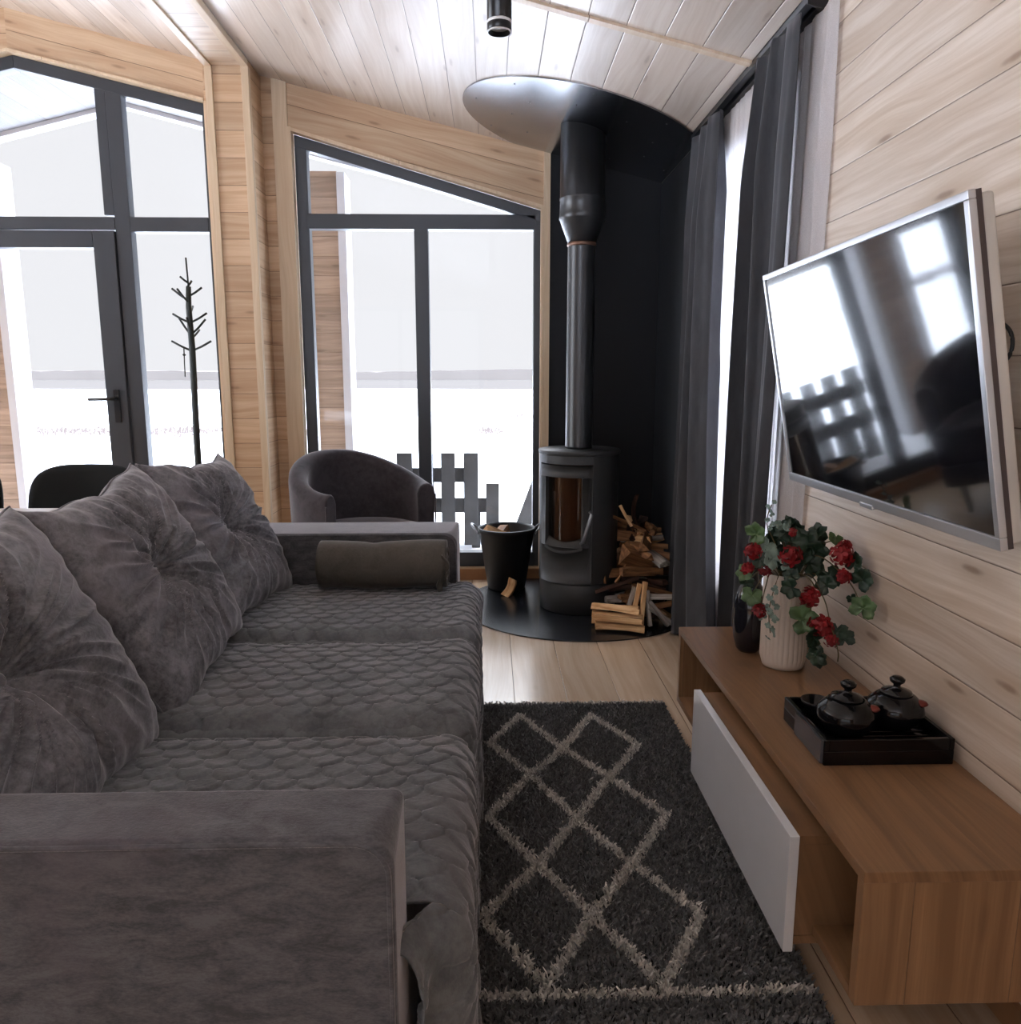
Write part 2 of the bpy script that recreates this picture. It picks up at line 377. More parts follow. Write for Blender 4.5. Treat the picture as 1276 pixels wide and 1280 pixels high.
# window in the window wall, left (fixed lights) and its door
FY0, FY1 = 4.455, 4.525
def slopebar(m, x0, x1, fn, th, y0=FY0, y1=FY1):
    m.prism([(x0, fn(x0)-th), (x1, fn(x1)-th), (x1, fn(x1)), (x0, fn(x0))], y0, y1)
fl = lambda x: zt_l(x)-.012
w1 = M()
slopebar(w1, RX, WL1, fl, .062); slopebar(w1, WL0, RX, fl, .062)
w1.box(WL1-.03, FY0+.002, .03, WL1, FY1, fl(WL1)-.03)
w1.box(WL0, FY0+.002, .03, WL0+.05, FY1, fl(WL0)-.03)
w1.box(-1.995, FY0+.002, .03, -1.915, FY1, fl(-1.95)-.03)
w1.box(-2.98, FY0+.002, .03, -2.90, FY1, fl(-2.94)-.03)
w1.box(-2.05, FY0+.005, 2.0, -1.995, FY1-.005, fl(-2.02)-.03)
w1.box(WL0+.05, FY0, 1.915, -2.98, FY1, 1.99); w1.box(-1.915, FY0, 1.915, WL1-.03, FY1, 1.99)
w1.box(-2.90, FY0, 1.925, -1.995, FY1, 1.99)
w1.box(-1.915, FY0, .03, WL1-.03, FY1, .10); w1.box(WL0+.05, FY0, .03, -2.98, FY1, .10)
win1 = struct('window_1', w1, m_blackframe, 'tall gabled anthracite window around the terrace door', bevel=.004)
g = M(); g.box(-1.92, 4.488, .08, WL1-.02, 4.492, 1.93); g.box(WL0+.04, 4.488, .08, -2.97, 4.492, 1.93)
g.prism([(WL0+.03, 1.97), (WL1-.02, 1.97), (WL1-.02, fl(WL1)-.04), (RX, fl(RX)-.04), (WL0+.03, fl(WL0)-.04)], 4.488, 4.492)
obj('glass', g, m_glass, win1)
d1 = M()
DX0, DX1 = -2.90, -1.998
d1.box(DX1-.115, FY0-.012, .04, DX1, FY1-.01, 1.918); d1.box(DX0, FY0-.012, .04, DX0+.115, FY1-.01, 1.918)
d1.box(DX0+.115, FY0-.012, 1.83, DX1-.115, FY1-.01, 1.918); d1.box(DX0+.115, FY0-.012, .04, DX1-.115, FY1-.01, .15)
door = struct('door_1', d1, m_blackframe, 'anthracite glazed terrace door', bevel=.004)
g = M(); g.box(DX0+.1, 4.478, .12, DX1-.1, 4.482, 1.85); obj('glass', g, m_glass, door)
h = M(); hx = DX1-.055
h.box(hx-.015, FY0-.022, .90, hx+.015, FY0-.012, 1.08); h.tube([(hx, FY0-.02, 1.03), (hx, FY0-.06, 1.03), (hx-.02, FY0-.068, 1.03), (hx-.13, FY0-.068, 1.028)], .009, 10)
obj('door_handle', h, m_blackmetal, door)
# right bay window
fr_ = lambda x: zt_r(x)-.018
w2 = M(); a0, a1 = WR0+.018, WR1-.008
slopebar(w2, a0, a1, fr_, .058)
w2.box(a0, FY0+.002, .067, a0+.062, FY1, fr_(a0)-.03); w2.box(a1-.04, FY0+.002, .067, a1, FY1, fr_(a1)-.02)
w2.box(a0+.05, FY0, 1.935, a1-.03, FY1, 2.012); w2.box(a0+.05, FY0, .067, a1-.03, FY1, .15)
w2.box(-.405, FY0, .14, -.33, FY1, 1.94)
win2 = struct('window_2', w2, m_blackframe, 'anthracite framed window beside the stove', bevel=.004)
g = M(); g.prism([(a0+.03, .12), (a1-.02, .12), (a1-.02, fr_(a1)-.03), (a0+.03, fr_(a0)-.03)], 4.488, 4.492); obj('glass', g, m_glass, win2)
# right wall window
w3 = M()
for y0, y1, z0, z1 in ((RW0, RW1, RWZ0, RWZ0+.06), (RW0, RW1, RWZ1-.06, RWZ1), (RW0, RW0+.06, RWZ0, RWZ1), (RW1-.06, RW1, RWZ0, RWZ1), ((RW0+RW1)/2-.03, (RW0+RW1)/2+.03, RWZ0, RWZ1)):
    w3.box(XR+.06, y0, z0, XR+.12, y1, z1)
win3 = struct('window_3', w3, m_blackframe, 'window in the right wall behind the curtains')
g = M(); g.box(XR+.088, RW0+.03, RWZ0+.03, XR+.092, RW1-.03, RWZ1-.03); obj('glass', g, m_glass, win3)
# unseen glazing behind the camera and on the left
w4 = M()
for x in (-3.9, -2.65, -1.4, -.16): w4.box(x, -3.48, .35, x+.06, -3.42, 2.2)
w4.box(-3.9, -3.48, .35, -.1, -3.42, .41); w4.box(-3.9, -3.48, 2.14, -.1, -3.42, 2.2); struct('window_4', w4, m_blackframe)
w5 = M()
for y in (LW0, 2.42, LW1-.06): w5.box(XL-.08, y, LWZ0, XL-.02, y+.06, LWZ1)
w5.box(XL-.08, LW0, LWZ0, XL-.02, LW1, LWZ0+.06); w5.box(XL-.08, LW0, LWZ1-.06, XL-.02, LW1, LWZ1); struct('window_5', w5, m_blackframe)

# column, box beam, trims
CX0, CX1, CY = -1.385, -1.172, 4.19
BZ = 2.645
t = M(); t.box(CX0+.01, CY+.006, 0, CX1-.006, YB, BZ+.006); t.prism([(CX0+.01, BZ+.006), (CX1-.006, BZ+.006), (CX1-.006, zc(CX1)), (CX0+.01, zc(CX0))], CY+.006, YB)
struct('trim_1', t, m_back, 'boxed pine column between the two windows')
t = M(); t.box(CX0, CY-.006, 0, CX0+.036, CY+.03, BZ); t.box(CX1-.036, CY-.006, 0, CX1, CY+.03, BZ)
struct('trim_2', t, m_trim, 'pale corner boards of the pine column', bevel=.002)
t = M(); t.prism([(CX0+.01, BZ+.006), (CX1-.01, BZ+.006), (CX1-.01, zc(CX1-.01)), (CX0+.01, zc(CX0+.01))], -3.4, CY+.006)
m_beam = planks('pine_beam_slats', (1, 0, 0), (0, 1, 0), .129, .03, (.68, .57, .46, 1), (.58, .44, .33, 1), pine_k, rough=.35, knots=.5)
struct('trim_3', t, m_beam, 'boxed beam under the ceiling clad in short pine boards')
t = M(); t.box(CX0, -3.4, BZ-.004, CX0+.036, CY-.006, BZ+.05); t.box(CX1-.036, -3.4, BZ-.004, CX1, CY-.006, BZ+.028)
struct('trim_4', t, m_trimy, 'pale edge boards of the boxed beam', bevel=.002)
t = M(); t.prism([(WR0-.075, 0), (WR0, 0), (WR0, zc(WR0)), (WR0-.075, zc(WR0-.075))], YB-.014, YB)
struct('trim_5', t, m_trim, 'pale upright board left of the bay window')
t = M()   # lining of the openings
t.box(WR0-.001, YB-.018, .065, WR0+.016, 4.46, zt_r(WR0)); t.box(WR1-.012, YB-.012, .065, WR1+.001, 4.46, zt_r(WR1)-.01)
t.prism([(WR0, zt_r(WR0)-.016), (WR1, zt_r(WR1)-.016), (WR1, zt_r(WR1)+.001), (WR0, zt_r(WR0)+.001)], YB-.014, 4.46)
t.prism([(RX, zt_l(RX)-.012), (WL1, zt_l(WL1)-.012), (WL1, zt_l(WL1)+.001), (RX, zt_l(RX)+.001)], YB-.014, 4.46)
t.prism([(WL0, zt_l(WL0)-.012), (RX, zt_l(RX)-.012), (RX, zt_l(RX)+.001), (WL0, zt_l(WL0)+.001)], YB-.014, 4.46)
t.box(WL1-.003, YB-.006, .03, WL1+.01, 4.46, zt_l(WL1)-.01)
struct('trim_6', t, m_trim, 'pale pine lining boards of the window openings')
t = M(); t.prism([(WR1+.002, 0), (WR1+.036, 0), (WR1+.036, zc(WR1+.036)), (WR1+.002, zc(WR1+.002))], YB-.02, YB)
struct('trim_7', t, m_trim, 'narrow pale board between the bay window and the black fire wall')
t = M()
t.prism([(CX1+.002, zc(CX1+.002)-.009), (.89, zc(.89)-.009), (.89, zc(.89)), (CX1+.002, zc(CX1+.002))], 2.80, 2.832)
struct('trim_8', t, m_trimy, 'thin cover strip across the ceiling boards')
t = M(); t.box(WR0, YB-.012, 0, WR1, YB, .062); struct('baseboard_back', t, plain('baseboard_pine', srgb(150, 104, 66), .5))
t = M(); t.box(XR-.012, -3.4, 0, XR, 3.36, .06); struct('baseboard_right', t, plain('baseboard_pine_right', srgb(150, 110, 76), .5))

# ------------------------------------------------------------------ outdoors
t = M(); t.box(-5.2, YB+.13, -.16, 3.4, 6.0, -.03); o = struct('terrace_floor', t, m_snow, 'snow covered terrace outside the windows')
n = 60; P = np.zeros((n, n, 3)); gx = np.linspace(-140, 140, n); gy = np.linspace(6.0, 108, n)
P[..., 0] = gx[:, None]; P[..., 1] = gy[None, :]; P[..., 2] = -.5 + .05*np.sin(gx[:, None]*.13+gy[None, :]*.21)
t = M(); t.grid(P[:, ::-1]); struct('snow_ground', t, m_snow, 'flat snow field')
t = M(); t.box(-60, -30, -.7, -5.2, 6.0, -.5); t.box(3.4, -30, -.7, 60, 6.0, -.5); t.box(-5.2, -30, -.7, 3.4, -3.6, -.5); struct('snow_ground_beside', t, m_snow)
t = M(); t.box(-700, 108, -.9, 700, 420, -.62); struct('distant_field', t, m_field, 'hazy pale field beyond the snow')
pts = []; xs = np.linspace(-700, 700, 300)
top = 4.3 + .8*np.sin(xs*.011)+.5*np.sin(xs*.031+1)+np.random.rand(300)*.35
vs = [(x, 420, -1) for x in xs]+[(x, 420, z) for x, z in zip(xs, top)]+[(x, 500, z+.5) for x, z in zip(xs, top)]
k = len(xs); t = M(); t.add(vs, [(i, i+1, i+1+k, i+k) for i in range(k-1)]+[(i+k, i+1+k, i+1+2*k, i+2*k) for i in range(k-1)])
struct('distant_treeline', t, m_wood2, 'hazy low treeline on the horizon')
# porch roof continuing the ceiling
t = M()
t.prism([(RX, RZ-.03), (1.6, zc(1.6)-.03), (1.6, zc(1.6)+.12), (RX, RZ+.12)], YB+.13, 5.85)
t.prism([(-6.3, zc(-6.3)-.03), (RX, RZ-.03), (RX, RZ+.12), (-6.3, zc(-6.3)+.12)], YB+.13, 5.85)
struct('porch_roof', t, m_porch, 'white board underside of the porch roof')
t = M()
for s in (1, -1):
    xe = RX+s*3.9
    pl = [(RX, RZ-.06), (xe, zc(xe)-.06), (xe, zc(xe)-.03), (RX, RZ-.03)]
    t.prism(pl if s > 0 else pl[::-1], 5.70, 5.80)
struct('porch_rafter', t, m_paintw, 'white rafters along the porch gable', bevel=.003)
def post(x0, x1, name, label, side):
    r = thing(name, label, 'post', ((x0+x1)/2, 5.75, -.03), group=None)
    xc = (x0+x1)/2; ht = zc(xc)-.13+.03
    b = M(); b.box(x0-xc, -.09, 0, x1-xc, .09, ht-.02)
    obj('timber', b, m_postlog, r)
    b = M(); b.box(x1-xc+.002, -.11, 0, x1-xc+.055, .11, ht-.03); b.box(x0-xc-.055, -.11, 0, x0-xc-.002, .11, ht-.03)
    obj('cover_board', b, m_paintw, r, 'white painted boards on both sides of the timber')
post(-1.225, -1.03, 'porch_post', 'brown timber porch post outside the right-hand bay window', 1)
post(-3.62, -3.36, 'porch_post', 'brown timber porch post outside the glazed door at far left', 1)
# dry reeds in the snow
t = M()
for i in range(2600):
    band = random.random()
    if band < .55: x = random.uniform(-17, -8.2); y = 24+random.gauss(0, 1.0)
    elif band < .8: x = random.choice([-5.2, -4.7, .0, 1.7, 2.0])+random.gauss(0, .3); y = 24+random.gauss(0, .8)
    else: x = random.choice([-7.2, -3.2, 1.2, 1.0])+random.gauss(0, .5); y = 33+random.gauss(0, 1)
    hh = random.uniform(.05, .22); wd = .02; dx = random.uniform(-.05, .05)
    t.add([(x-wd, y, -.5), (x+wd, y, -.5), (x+dx, y, -.5+hh)], [(0, 1, 2)])
tag(obj('dry_reeds', t, m_grass), 'pale dry reeds poking through the snow', 'reeds', kind='stuff')
# dark slatted garden seat
r = thing('garden_seat', 'dark slatted wooden garden seat out on the snowy terrace', 'garden seat', (-.28, 5.36, -.03))
for i, (x0, x1, z1) in enumerate(((-.635, -.53, .64), (-.485, -.385, .64), (-.335, -.24, .64), (-.18, -.082, .64), (-.03, .062, .43))):
    b = M(); b.box(x0+.28, -.012, .03, x1+.28, .012, z1+.03); obj('slat', b, m_darkwood, r, bevel=.003)
for z0, z1, x1 in ((.435, .535, -.082), (.225, .325, .062)):
    b = M(); b.box(-.66+.28, .014, z0+.03, x1+.28, .04, z1+.03); obj('rail', b, m_darkwood, r, bevel=.003)
for x in (-.5, -.1):
    b = M(); b.box(x+.28-.03, .042, 0, x+.28+.03, .34, .26); obj('runner', b, m_darkwood, r, bevel=.003)
b = M()
b.box(-.36, .06, .26, .30, .34, .285); obj('seat', b, m_darkwood, r)
b = M(); b.xf(lambda p: p)
b.box(-.05, -.012, 0, .05, .012, 1.15)
r2 = obj('leaning_board', b, m_darkwood, bevel=.003); r2.location = (.16, 5.25, -.015); r2.rotation_euler = (0, math.radians(20), 0)
tag(r2, 'dark board leaning outside behind the stove', 'board')

# ------------------------------------------------------------------ fire corner
t = M(); XB0 = WR1+.037
t.prism([(XB0, .001), (XR-.012, .001), (XR-.012, zc(XR-.012)-.0012), (XB0, zc(XB0)-.0012)], YB-.010, YB-.001)
t.box(XR-.011, 3.42, .001, XR-.001, YB-.001, zc(XR)-.0012)
tag(obj('fire_wall_sheet', t, m_firewall), 'black metal sheet lining the corner behind the stove', 'wall panel')
SCX, SCY, SR = .44, 3.87, .20
def corner_disc(rad, cx, cy, ex0, ex1, ey1):
    pts = []
    for i in range(96):
        a = 2*PI*i/96; x = cx+rad*math.cos(a); y = cy+rad*math.sin(a)
        pts.append((min(ex1, max(ex0, x)), min(ey1, y)))
    out = []
    for p in pts:
        if not out or (abs(p[0]-out[-1][0])+abs(p[1]-out[-1][1])) > 1e-4: out.append(p)
    return out
dp = corner_disc(.585, .44, 3.89, -9, XR-.014, YB-.014)
n = len(dp); t = M()
t.add([(x, y, .0005) for x, y in dp]+[(x, y, .006) for x, y in dp], [tuple(range(n))[::-1], tuple(range(n, 2*n))]+[(i, (i+1) % n, (i+1) % n+n, i+n) for i in range(n)])
tag(obj('hearth_plate', t, m_hearth), 'round black steel hearth plate on the floor under the stove', 'hearth plate')
dp = []
for i in range(97):
    a = PI/2+2*PI*i/96*.75 if False else PI/2+1.5*PI*i/96
    x = .44+.56*math.cos(a); y = 3.93+.56*math.sin(a); p = (min(XR-.014, x), min(YB-.023, y))
    if not dp or abs(p[0]-dp[-1][0])+abs(p[1]-dp[-1][1]) > 1e-4: dp.append(p)
dp.append((XR-.014, YB-.023))
n = len(dp); t = M()
t.add([(x, y, zc(x)-.001) for x, y in dp]+[(x, y, zc(x)-.007) for x, y in dp], [tuple(range(n)), tuple(range(n, 2*n))[::-1], ]+[(i, i+n, (i+1) % n+n, (i+1) % n) for i in range(n)])
cs = obj('ceiling_heat_shield', t, m_disc); tag(cs, 'round glossy black sheet on the ceiling around the flue', 'heat shield')
t = M()
for i in range(9):
    a = 2*PI*i/9
    for rr in (.50, .33):
        x = .44+rr*math.cos(a+rr); y = 3.93+rr*math.sin(a+rr)
        if x < XR-.05 and y < YB-.05: t.lathe([(.003, -.0085), (.004, -.0068)], (x, y, zc(x)), 8)
obj('screw', t, m_blackmetal, cs)
cs.children[0]['kind'] = 'stuff'

# stove: doors face towards camera-left
st = thing('wood_stove', 'dark grey cylindrical wood burning stove with a glass door', 'stove', (SCX, SCY, .0065))
TH = math.radians(31)
def cyl_pt(th, r, z): return (-r*math.sin(th), -r*math.cos(th), z)   # th from -y towards -x
def shell(m, t0, t1, z0, z1, r0, r1, nn=24, nz=1):
    for ra, flip in ((r1, False), (r0, True)):
        rows = [[cyl_pt(t0+(t1-t0)*j/nn, ra, z0+(z1-z0)*i/nz) for j in range(nn+1)] for i in range(nz+1)]
        m.ring(rows if flip else rows[::-1], closed=False)
    for z, fl_ in ((z0, 1), (z1, 0)):
        rows = [[cyl_pt(t0+(t1-t0)*j/nn, ra, z) for j in range(nn+1)] for ra in (r0, r1)]
        m.ring(rows if fl_ else rows[::-1], closed=False, smooth=False)
    for th in (t0, t1):
        m.add([cyl_pt(th, r0, z0), cyl_pt(th, r1, z0), cyl_pt(th, r1, z1), cyl_pt(th, r0, z1)], [(0, 1, 2, 3)])
D2 = math.radians(44); G2 = math.radians(29)
ZG0, ZG1, ZD0, ZD1, ZT = .335, .672, .155, .728, .795
b = M(); shell(b, TH+D2+.012, TH-D2-.012+2*PI, .15, ZT-.02, .16, .195, 60)
shell(b, TH-D2-.012, TH+D2+.012, ZD1+.006, ZT-.02, .16, .195, 24)
obj('body', b, m_stove, st)
b = M(); b.lathe([(.185, 0), (.19, .004), (.192, .138), (.186, .144), (.186, .15)], n=64); obj('base', b, m_stove, st)
b = M(); b.lathe([(.195, ZT-.022), (.199, ZT-.018), (.201, ZT-.004), (.198, ZT), (.0, ZT+.0005)], n=72); tp = obj('top_plate', b, m_stove, st)
b = M(); shell(b, TH-D2, TH+D2, ZD0, ZG0, .17, .199, 24); shell(b, TH-D2, TH+D2, ZG1, ZD1, .17, .199, 24)
shell(b, TH-D2, TH-G2, ZG0, ZG1, .17, .199, 8); shell(b, TH+G2, TH+D2, ZG0, ZG1, .17, .199, 8)
dr = obj('door', b, m_stove, st, weld=True)
# sloped lower lip of the glass
b = M(); rows = []
for i in range(7):
    q = i/6; rows.append([cyl_pt(TH-G2*1.05+(G2*2.1)*j/20, .176+.025*math.sin(q*PI/2), ZG0+.045-.055*q-.02*math.cos((j-10)/10*PI/2)*1.0) for j in range(21)])
b.ring(rows, closed=False); obj('glass_lip', b, m_stove, dr)
b = M(); shell(b, TH-G2, TH+G2, ZG0, ZG1, .176, .180, 24); obj('glass', b, m_stoveglass, dr)
b = M(); hth = TH-G2-.10
for i in range(1):
    pa = Vector(cyl_pt(TH-G2-.02, .222, .365)); pb = Vector(cyl_pt(TH-G2-.20, .222, .50))
    b.tube([cyl_pt(TH-G2-.0, .2, .36), pa, pb, cyl_pt(TH-G2-.2, .2, .51)], .0085, 10)
obj('door_handle', b, m_grey, dr, 'grey metal handle')
b = M(); shell(b, TH-1.2, TH+1.2, .20, .76, .150, .155, 20); b.lathe([(.158, .25), (.158, .27)], n=40); obj('firebox', b, m_ash, st)
b = M(); b.lathe([(.062, 0), (.068, .004), (.066, .012), (.0655, .955), (.0665, .96)], (0, .03, ZT+.001), n=48); 
pp = obj('flue_pipe', b, m_pipe, st)
b = M(); b.lathe([(.0665, .957), (.070, .962), (.069, .972), (.0665, .975)], (0, .03, ZT+.001), n=48); obj('clamp_ring', b, m_brown, pp, 'brownish metal ring')
cz = zc(.44)-(.0065)
b = M(); b.lathe([(.067, .975), (.104, 1.075), (.109, 1.082), (.107, 1.10), (.105, 1.165), (.1075, 1.168), (.1075, 1.175), (.105, 1.178), (.105, cz-ZT-.015)], (0, .03, ZT+.001), n=56)
def hood_top(p):
    if p.z > cz-.05: p.z = zc(p.x+SCX)-.0065-.010
    return p
b.xf(hood_top)
obj('insulated_flue', b, m_pipe, st)
tp.data.materials[0] = m_stove

# firewood
def split_log(L, r, kind='tri'):
    nseg = 5; prof = {'tri': [(-.9, -.5), (.9, -.55), (.15, .8)], 'quad': [(-.8, -.55), (.75, -.6), (.65, .5), (-.6, .65)],
                      'half': [(-1, -.4), (1, -.4), (.8, .25), (.3, .62), (-.3, .62), (-.8, .25)], 'stick': [(-.6, -.6), (.6, -.5), (.5, .6), (-.5, .5)]}[kind]
    prof = [(a*random.uniform(.85, 1.15), c*random.uniform(.85, 1.15)) for a, c in prof]
    rings = []; bend = random.uniform(-.03, .03)*L/.25
    for i in range(nseg+1):
        q = i/nseg-.5
        rings.append([(q*L, a*r*random.uniform(.94, 1.06)+bend*(1-4*q*q), c*r*random.uniform(.94, 1.06)) for a, c in prof])
    m = M(); m.ring(rings, True, True, True, smooth=False); return m
def put_log(L, r, kind, mat, mid, rot, label, group, name='firewood_log', cat='firewood'):
    o = obj(name, split_log(L, r, kind), mat, bevel=.0015); o.location = mid; o.rotation_euler = rot
    tag(o, label, cat, group); return o
R_ = math.radians
GB = 'split logs stacked at the front of the hearth plate'
for i, (x, y, z, rz, ry, L, r, kd) in enumerate([
    (.51, 3.425, .030, -14, 1, .20, .026, 'quad'), (.515, 3.475, .030, -12, 0, .20, .026, 'quad'), (.505, 3.525, .030, -10, 0, .20, .024, 'tri'),
    (.50, 3.43, .068, -15, 2, .20, .022, 'quad'), (.505, 3.482, .070, -11, 2, .21, .024, 'quad'), (.49, 3.45, .108, -20, 3, .20, .022, 'tri'), (.50, 3.50, .106, -14, 1, .19, .018, 'half')]):
    put_log(L*1.1, r, kd, m_split, (x+.075, y-.01, z), (0, R_(ry), R_(rz)), ['lowest front log of the bright stack on the hearth plate', 'lowest middle log of the bright stack on the hearth plate', 'lowest rear log of the bright stack on the hearth plate, nearest the stove', 'second-layer front log of the bright stack on the hearth plate', 'second-layer rear log of the bright stack on the hearth plate', 'top front log of the bright stack on the hearth plate', 'top rear log of the bright stack on the hearth plate'][i], GB)
GP = 'firewood heaped in the corner right of the stove'
mats4 = [m_split2, m_bark, m_bark, m_split2, m_barkw, m_split]
for i in range(60):
    lev = i/60; z = .028+.40*lev**1.15; sp = 1-.55*lev
    x = .755+random.uniform(-.12, .08)*sp; y = 3.80+random.uniform(-.28, .30)*sp
    kd = random.choice(['tri', 'quad', 'stick', 'half']); r = random.uniform(.018, .034); L = random.uniform(.16, .24)
    rz = random.choice([random.uniform(-25, 25), random.uniform(60, 120)])
    if abs(math.cos(R_(rz))) > .7: x = min(x, .80-.0); L = min(L, 2*(.905-x))
    put_log(L, r, kd, random.choice(mats4), (x, y, z), (R_(random.uniform(-20, 20)), R_(random.uniform(-16, 16)), R_(rz)),
            'rough log in the firewood heap in the corner right of the stove', GP)
LAB = {'bark_dark': 'dark bark-covered log', 'split_pine_dull': 'dull brown split log', 'bark_pale': 'pale grey log', 'split_birch': 'light yellowish split log'}
for o_ in col.objects:
    if o_.get('group') == GP: o_['label'] = LAB[o_.data.materials[0].name]+' in the firewood heap in the corner right of the stove'
GS = 'pale split sticks stood on end at the foot of the firewood heap'
for i, (x, y, tx, ty, L) in enumerate(((.625, 3.47, 8, 10, .20), (.655, 3.455, -5, 4, .21), (.685, 3.46, -4, -6, .17), (.60, 3.50, 10, 16, .18), (.73, 3.46, -10, -38, .15), (.745, 3.47, -12, -55, .15))):
    put_log(L, .016, 'quad', m_split if L > .18 else m_barkw, (x+.04, y+.01, L/2*math.cos(R_(ty))+.02), (R_(tx), R_(90+ty), 0), ['second from left of the sticks stood on end before the firewood heap', 'tallest pale stick stood on end before the firewood heap', 'greyish stick stood on end right of the tallest pale one', 'leftmost stick stood on end, leaning behind the bright stack', 'greyish stick leaning right at the foot of the firewood heap', 'greyish stick leaning farthest right at the foot of the firewood heap'][i], GS)
def stick(p0, p1, r, mat, label):
    p0, p1 = Vector(p0), Vector(p1); d = p1-p0
    o = obj('kindling_stick', split_log(d.length, r, 'stick'), mat, bevel=.001); o.location = (p0+p1)/2
    o.rotation_euler = d.to_track_quat('X', 'Z').to_euler(); tag(o, label, 'kindling'); return o
stick((.56, 3.74, .50), (.76, 3.78, .405), .012, m_split2, 'long brown kindling stick lying on top of the heap, sloping down to the right')
stick((.63, 3.76, .535), (.69, 3.77, .43), .013, m_split, 'short pale stick crossing the long one on top of the firewood heap')
stick((.565, 3.76, .48), (.60, 3.80, .30), .012, m_bark, 'dark stick hanging steeply at the left side of the firewood heap')
stick((.60, 3.78, .32), (.555, 3.70, .16), .010, m_split2, 'thin stick leaning down towards the stove from the firewood heap')
stick((.66, 3.66, .31), (.59, 3.60, .19), .010, m_split2, 'thin pale stick slanting across the middle of the firewood heap')
stick((.50, 3.63, .14), (.70, 3.60, .215), .014, m_bark, 'dark branch sticking out of the heap towards the stove')
stick((.72, 3.80, .58), (.74, 3.84, .40), .018, m_bark, 'dark upright branch at the top of the firewood heap by the curtain')
o = put_log(.16, .06, 'tri', m_split2, (.70, 3.64, .30), (R_(80), R_(20), R_(20)), 'broad orange-brown split log face in the middle of the firewood heap', None)
# bucket
bk = thing('bucket', 'black rubber bucket holding firewood left of the stove', 'bucket', (.088, 4.22, .0065))
b = M(); b.lathe([(.0, 0), (.098, 0), (.104, .01), (.15, .31), (.158, .315), (.158, .335), (.150, .338), (.142, .325), (.098, .02), (.0, .018)], n=56, cap=False); obj('tub', b, m_rubber, bk)
for s in (-1, 1):
    b = M(); b.tube([(s*(.150+.04*math.sin(a)), .05*math.cos(a)*1.2, .31+.045*math.sin(a)) for a in [PI*i/12 for i in range(13)]], .006, 8); obj('handle', b, m_grey, bk, 'grey wire handle')
for i, (x, y, z, kd, mt, rz, ty) in enumerate(((.045, 4.19, .312, 'tri', m_split, 30, 24), (.065, 4.26, .30, 'quad', m_split2, 80, -10), (.12, 4.23, .275, 'half', m_split2, 50, 6))):
    put_log(.17, .034, kd, mt, (x, y, z), (0, R_(ty), R_(rz)), ['pale split log on top in the black bucket', 'brown log at the back inside the black bucket', 'brown half log lying low inside the black bucket'][i], None)
put_log(.10, .036, 'tri', m_split, (.105, 4.045, .046), (R_(90), R_(-62), R_(25)), 'small split wedge of wood standing on the floor in front of the bucket', None)
# log inside the stove
lo = put_log(.15, .055, 'quad', m_split, (SCX-.075, SCY-.075, .40), (0, R_(84), R_(40)), 'pale split log standing inside the stove behind the glass', None)
lo2 = put_log(.20, .045, 'tri', m_split2, (SCX+.05, SCY+.02, .386), (0, R_(80), R_(10)), 'brown log inside the stove behind the pale one', None)

# ------------------------------------------------------------------ curtains and track
t = M()
for (x0, x1) in ((.872, .889), (.905, XR-.001)):
    t.prism([(x0, zc(x0)-.022), (x1, zc(x1)-.022), (x1, zc(x1)-.001), (x0, zc(x0)-.001)], 2.34, 3.60)
t.prism([(.872, zc(.872)-.006), (XR-.001, zc(XR)-.006), (XR-.001, zc(XR)-.001), (.872, zc(.872)-.001)], 2.34, 3.60)
t.prism([(.872, zc(.872)-.028), (XR-.001, zc(XR)-.028), (XR-.001, zc(XR)-.001), (.872, zc(.872)-.001)], 2.332, 2.34)
tag(obj('curtain_track', t, m_blackmetal), 'black double curtain track along the ceiling edge', 'curtain track')
def curtain(name, label, mat, yt, yb, x, folds, amp, zb, seed, cat='curtain', bottom_bulge=0, zt=2.14, drawn=None, amp_b=None, ny=150, nz=46, thick=.002):
    rs = np.random.RandomState(seed); ph = rs.rand(6)*6.28
    s = np.linspace(0, 1, ny)[:, None]; q = np.linspace(0, 1, nz)[None, :]      # q: 0 top .. 1 bottom
    ya = yt[0]+(yb[0]-yt[0])*q**1.4; yc = yt[1]+(yb[1]-yt[1])*q**(1.4 if drawn is None else drawn)
    ss = s+.028*np.sin(2*PI*s*2+ph[0])+.012*np.sin(2*PI*s*5+ph[1])*q
    y = ya+(yc-ya)*ss + .004*np.sin(2*PI*s*folds*2+ph[2])
    am = amp*(.35+.65*np.minimum(1, q*6))*(1+.25*np.sin(3*q+ph[3]+s*5)); 
    if amp_b: am = am*(1+(amp_b/amp-1)*q)
    xx = x+am*np.sin(2*PI*folds*s+ph[4]+.35*np.sin(2.2*q+ph[5]))+.25*am*np.sin(2*PI*folds*2.3*s+ph[1]+q) - bottom_bulge*q**2
    xx = np.minimum(xx, XR-.006)
    z = zt+(zb-zt)*q+0*s
    P = np.stack([xx, y+0*q, z], -1)
    m = M(); m.grid(P); o = obj(name, m, mat)
    so = o.modifiers.new('thickness', 'SOLIDIFY'); so.thickness = thick; so.offset = 0
    tag(o, label, cat); return o
curtain('curtain', 'dark grey curtain nearest the black fire wall', m_curtain, (3.50, 3.14), (3.64, 2.93), .866, 2.6, .033, .012, 3, drawn=2.6, amp_b=.034)
curtain('curtain', 'dark grey curtain beside the television', m_curtain, (2.72, 2.36), (2.76, 2.48), .862, 2.6, .033, .012, 5, amp_b=.034)
curtain('sheer_curtain', 'white sheer curtain hanging behind the two dark curtains', m_sheer, (2.225, 3.36), (2.29, 3.36), .914, 15, .008, .02, 9, thick=.0008, ny=260)

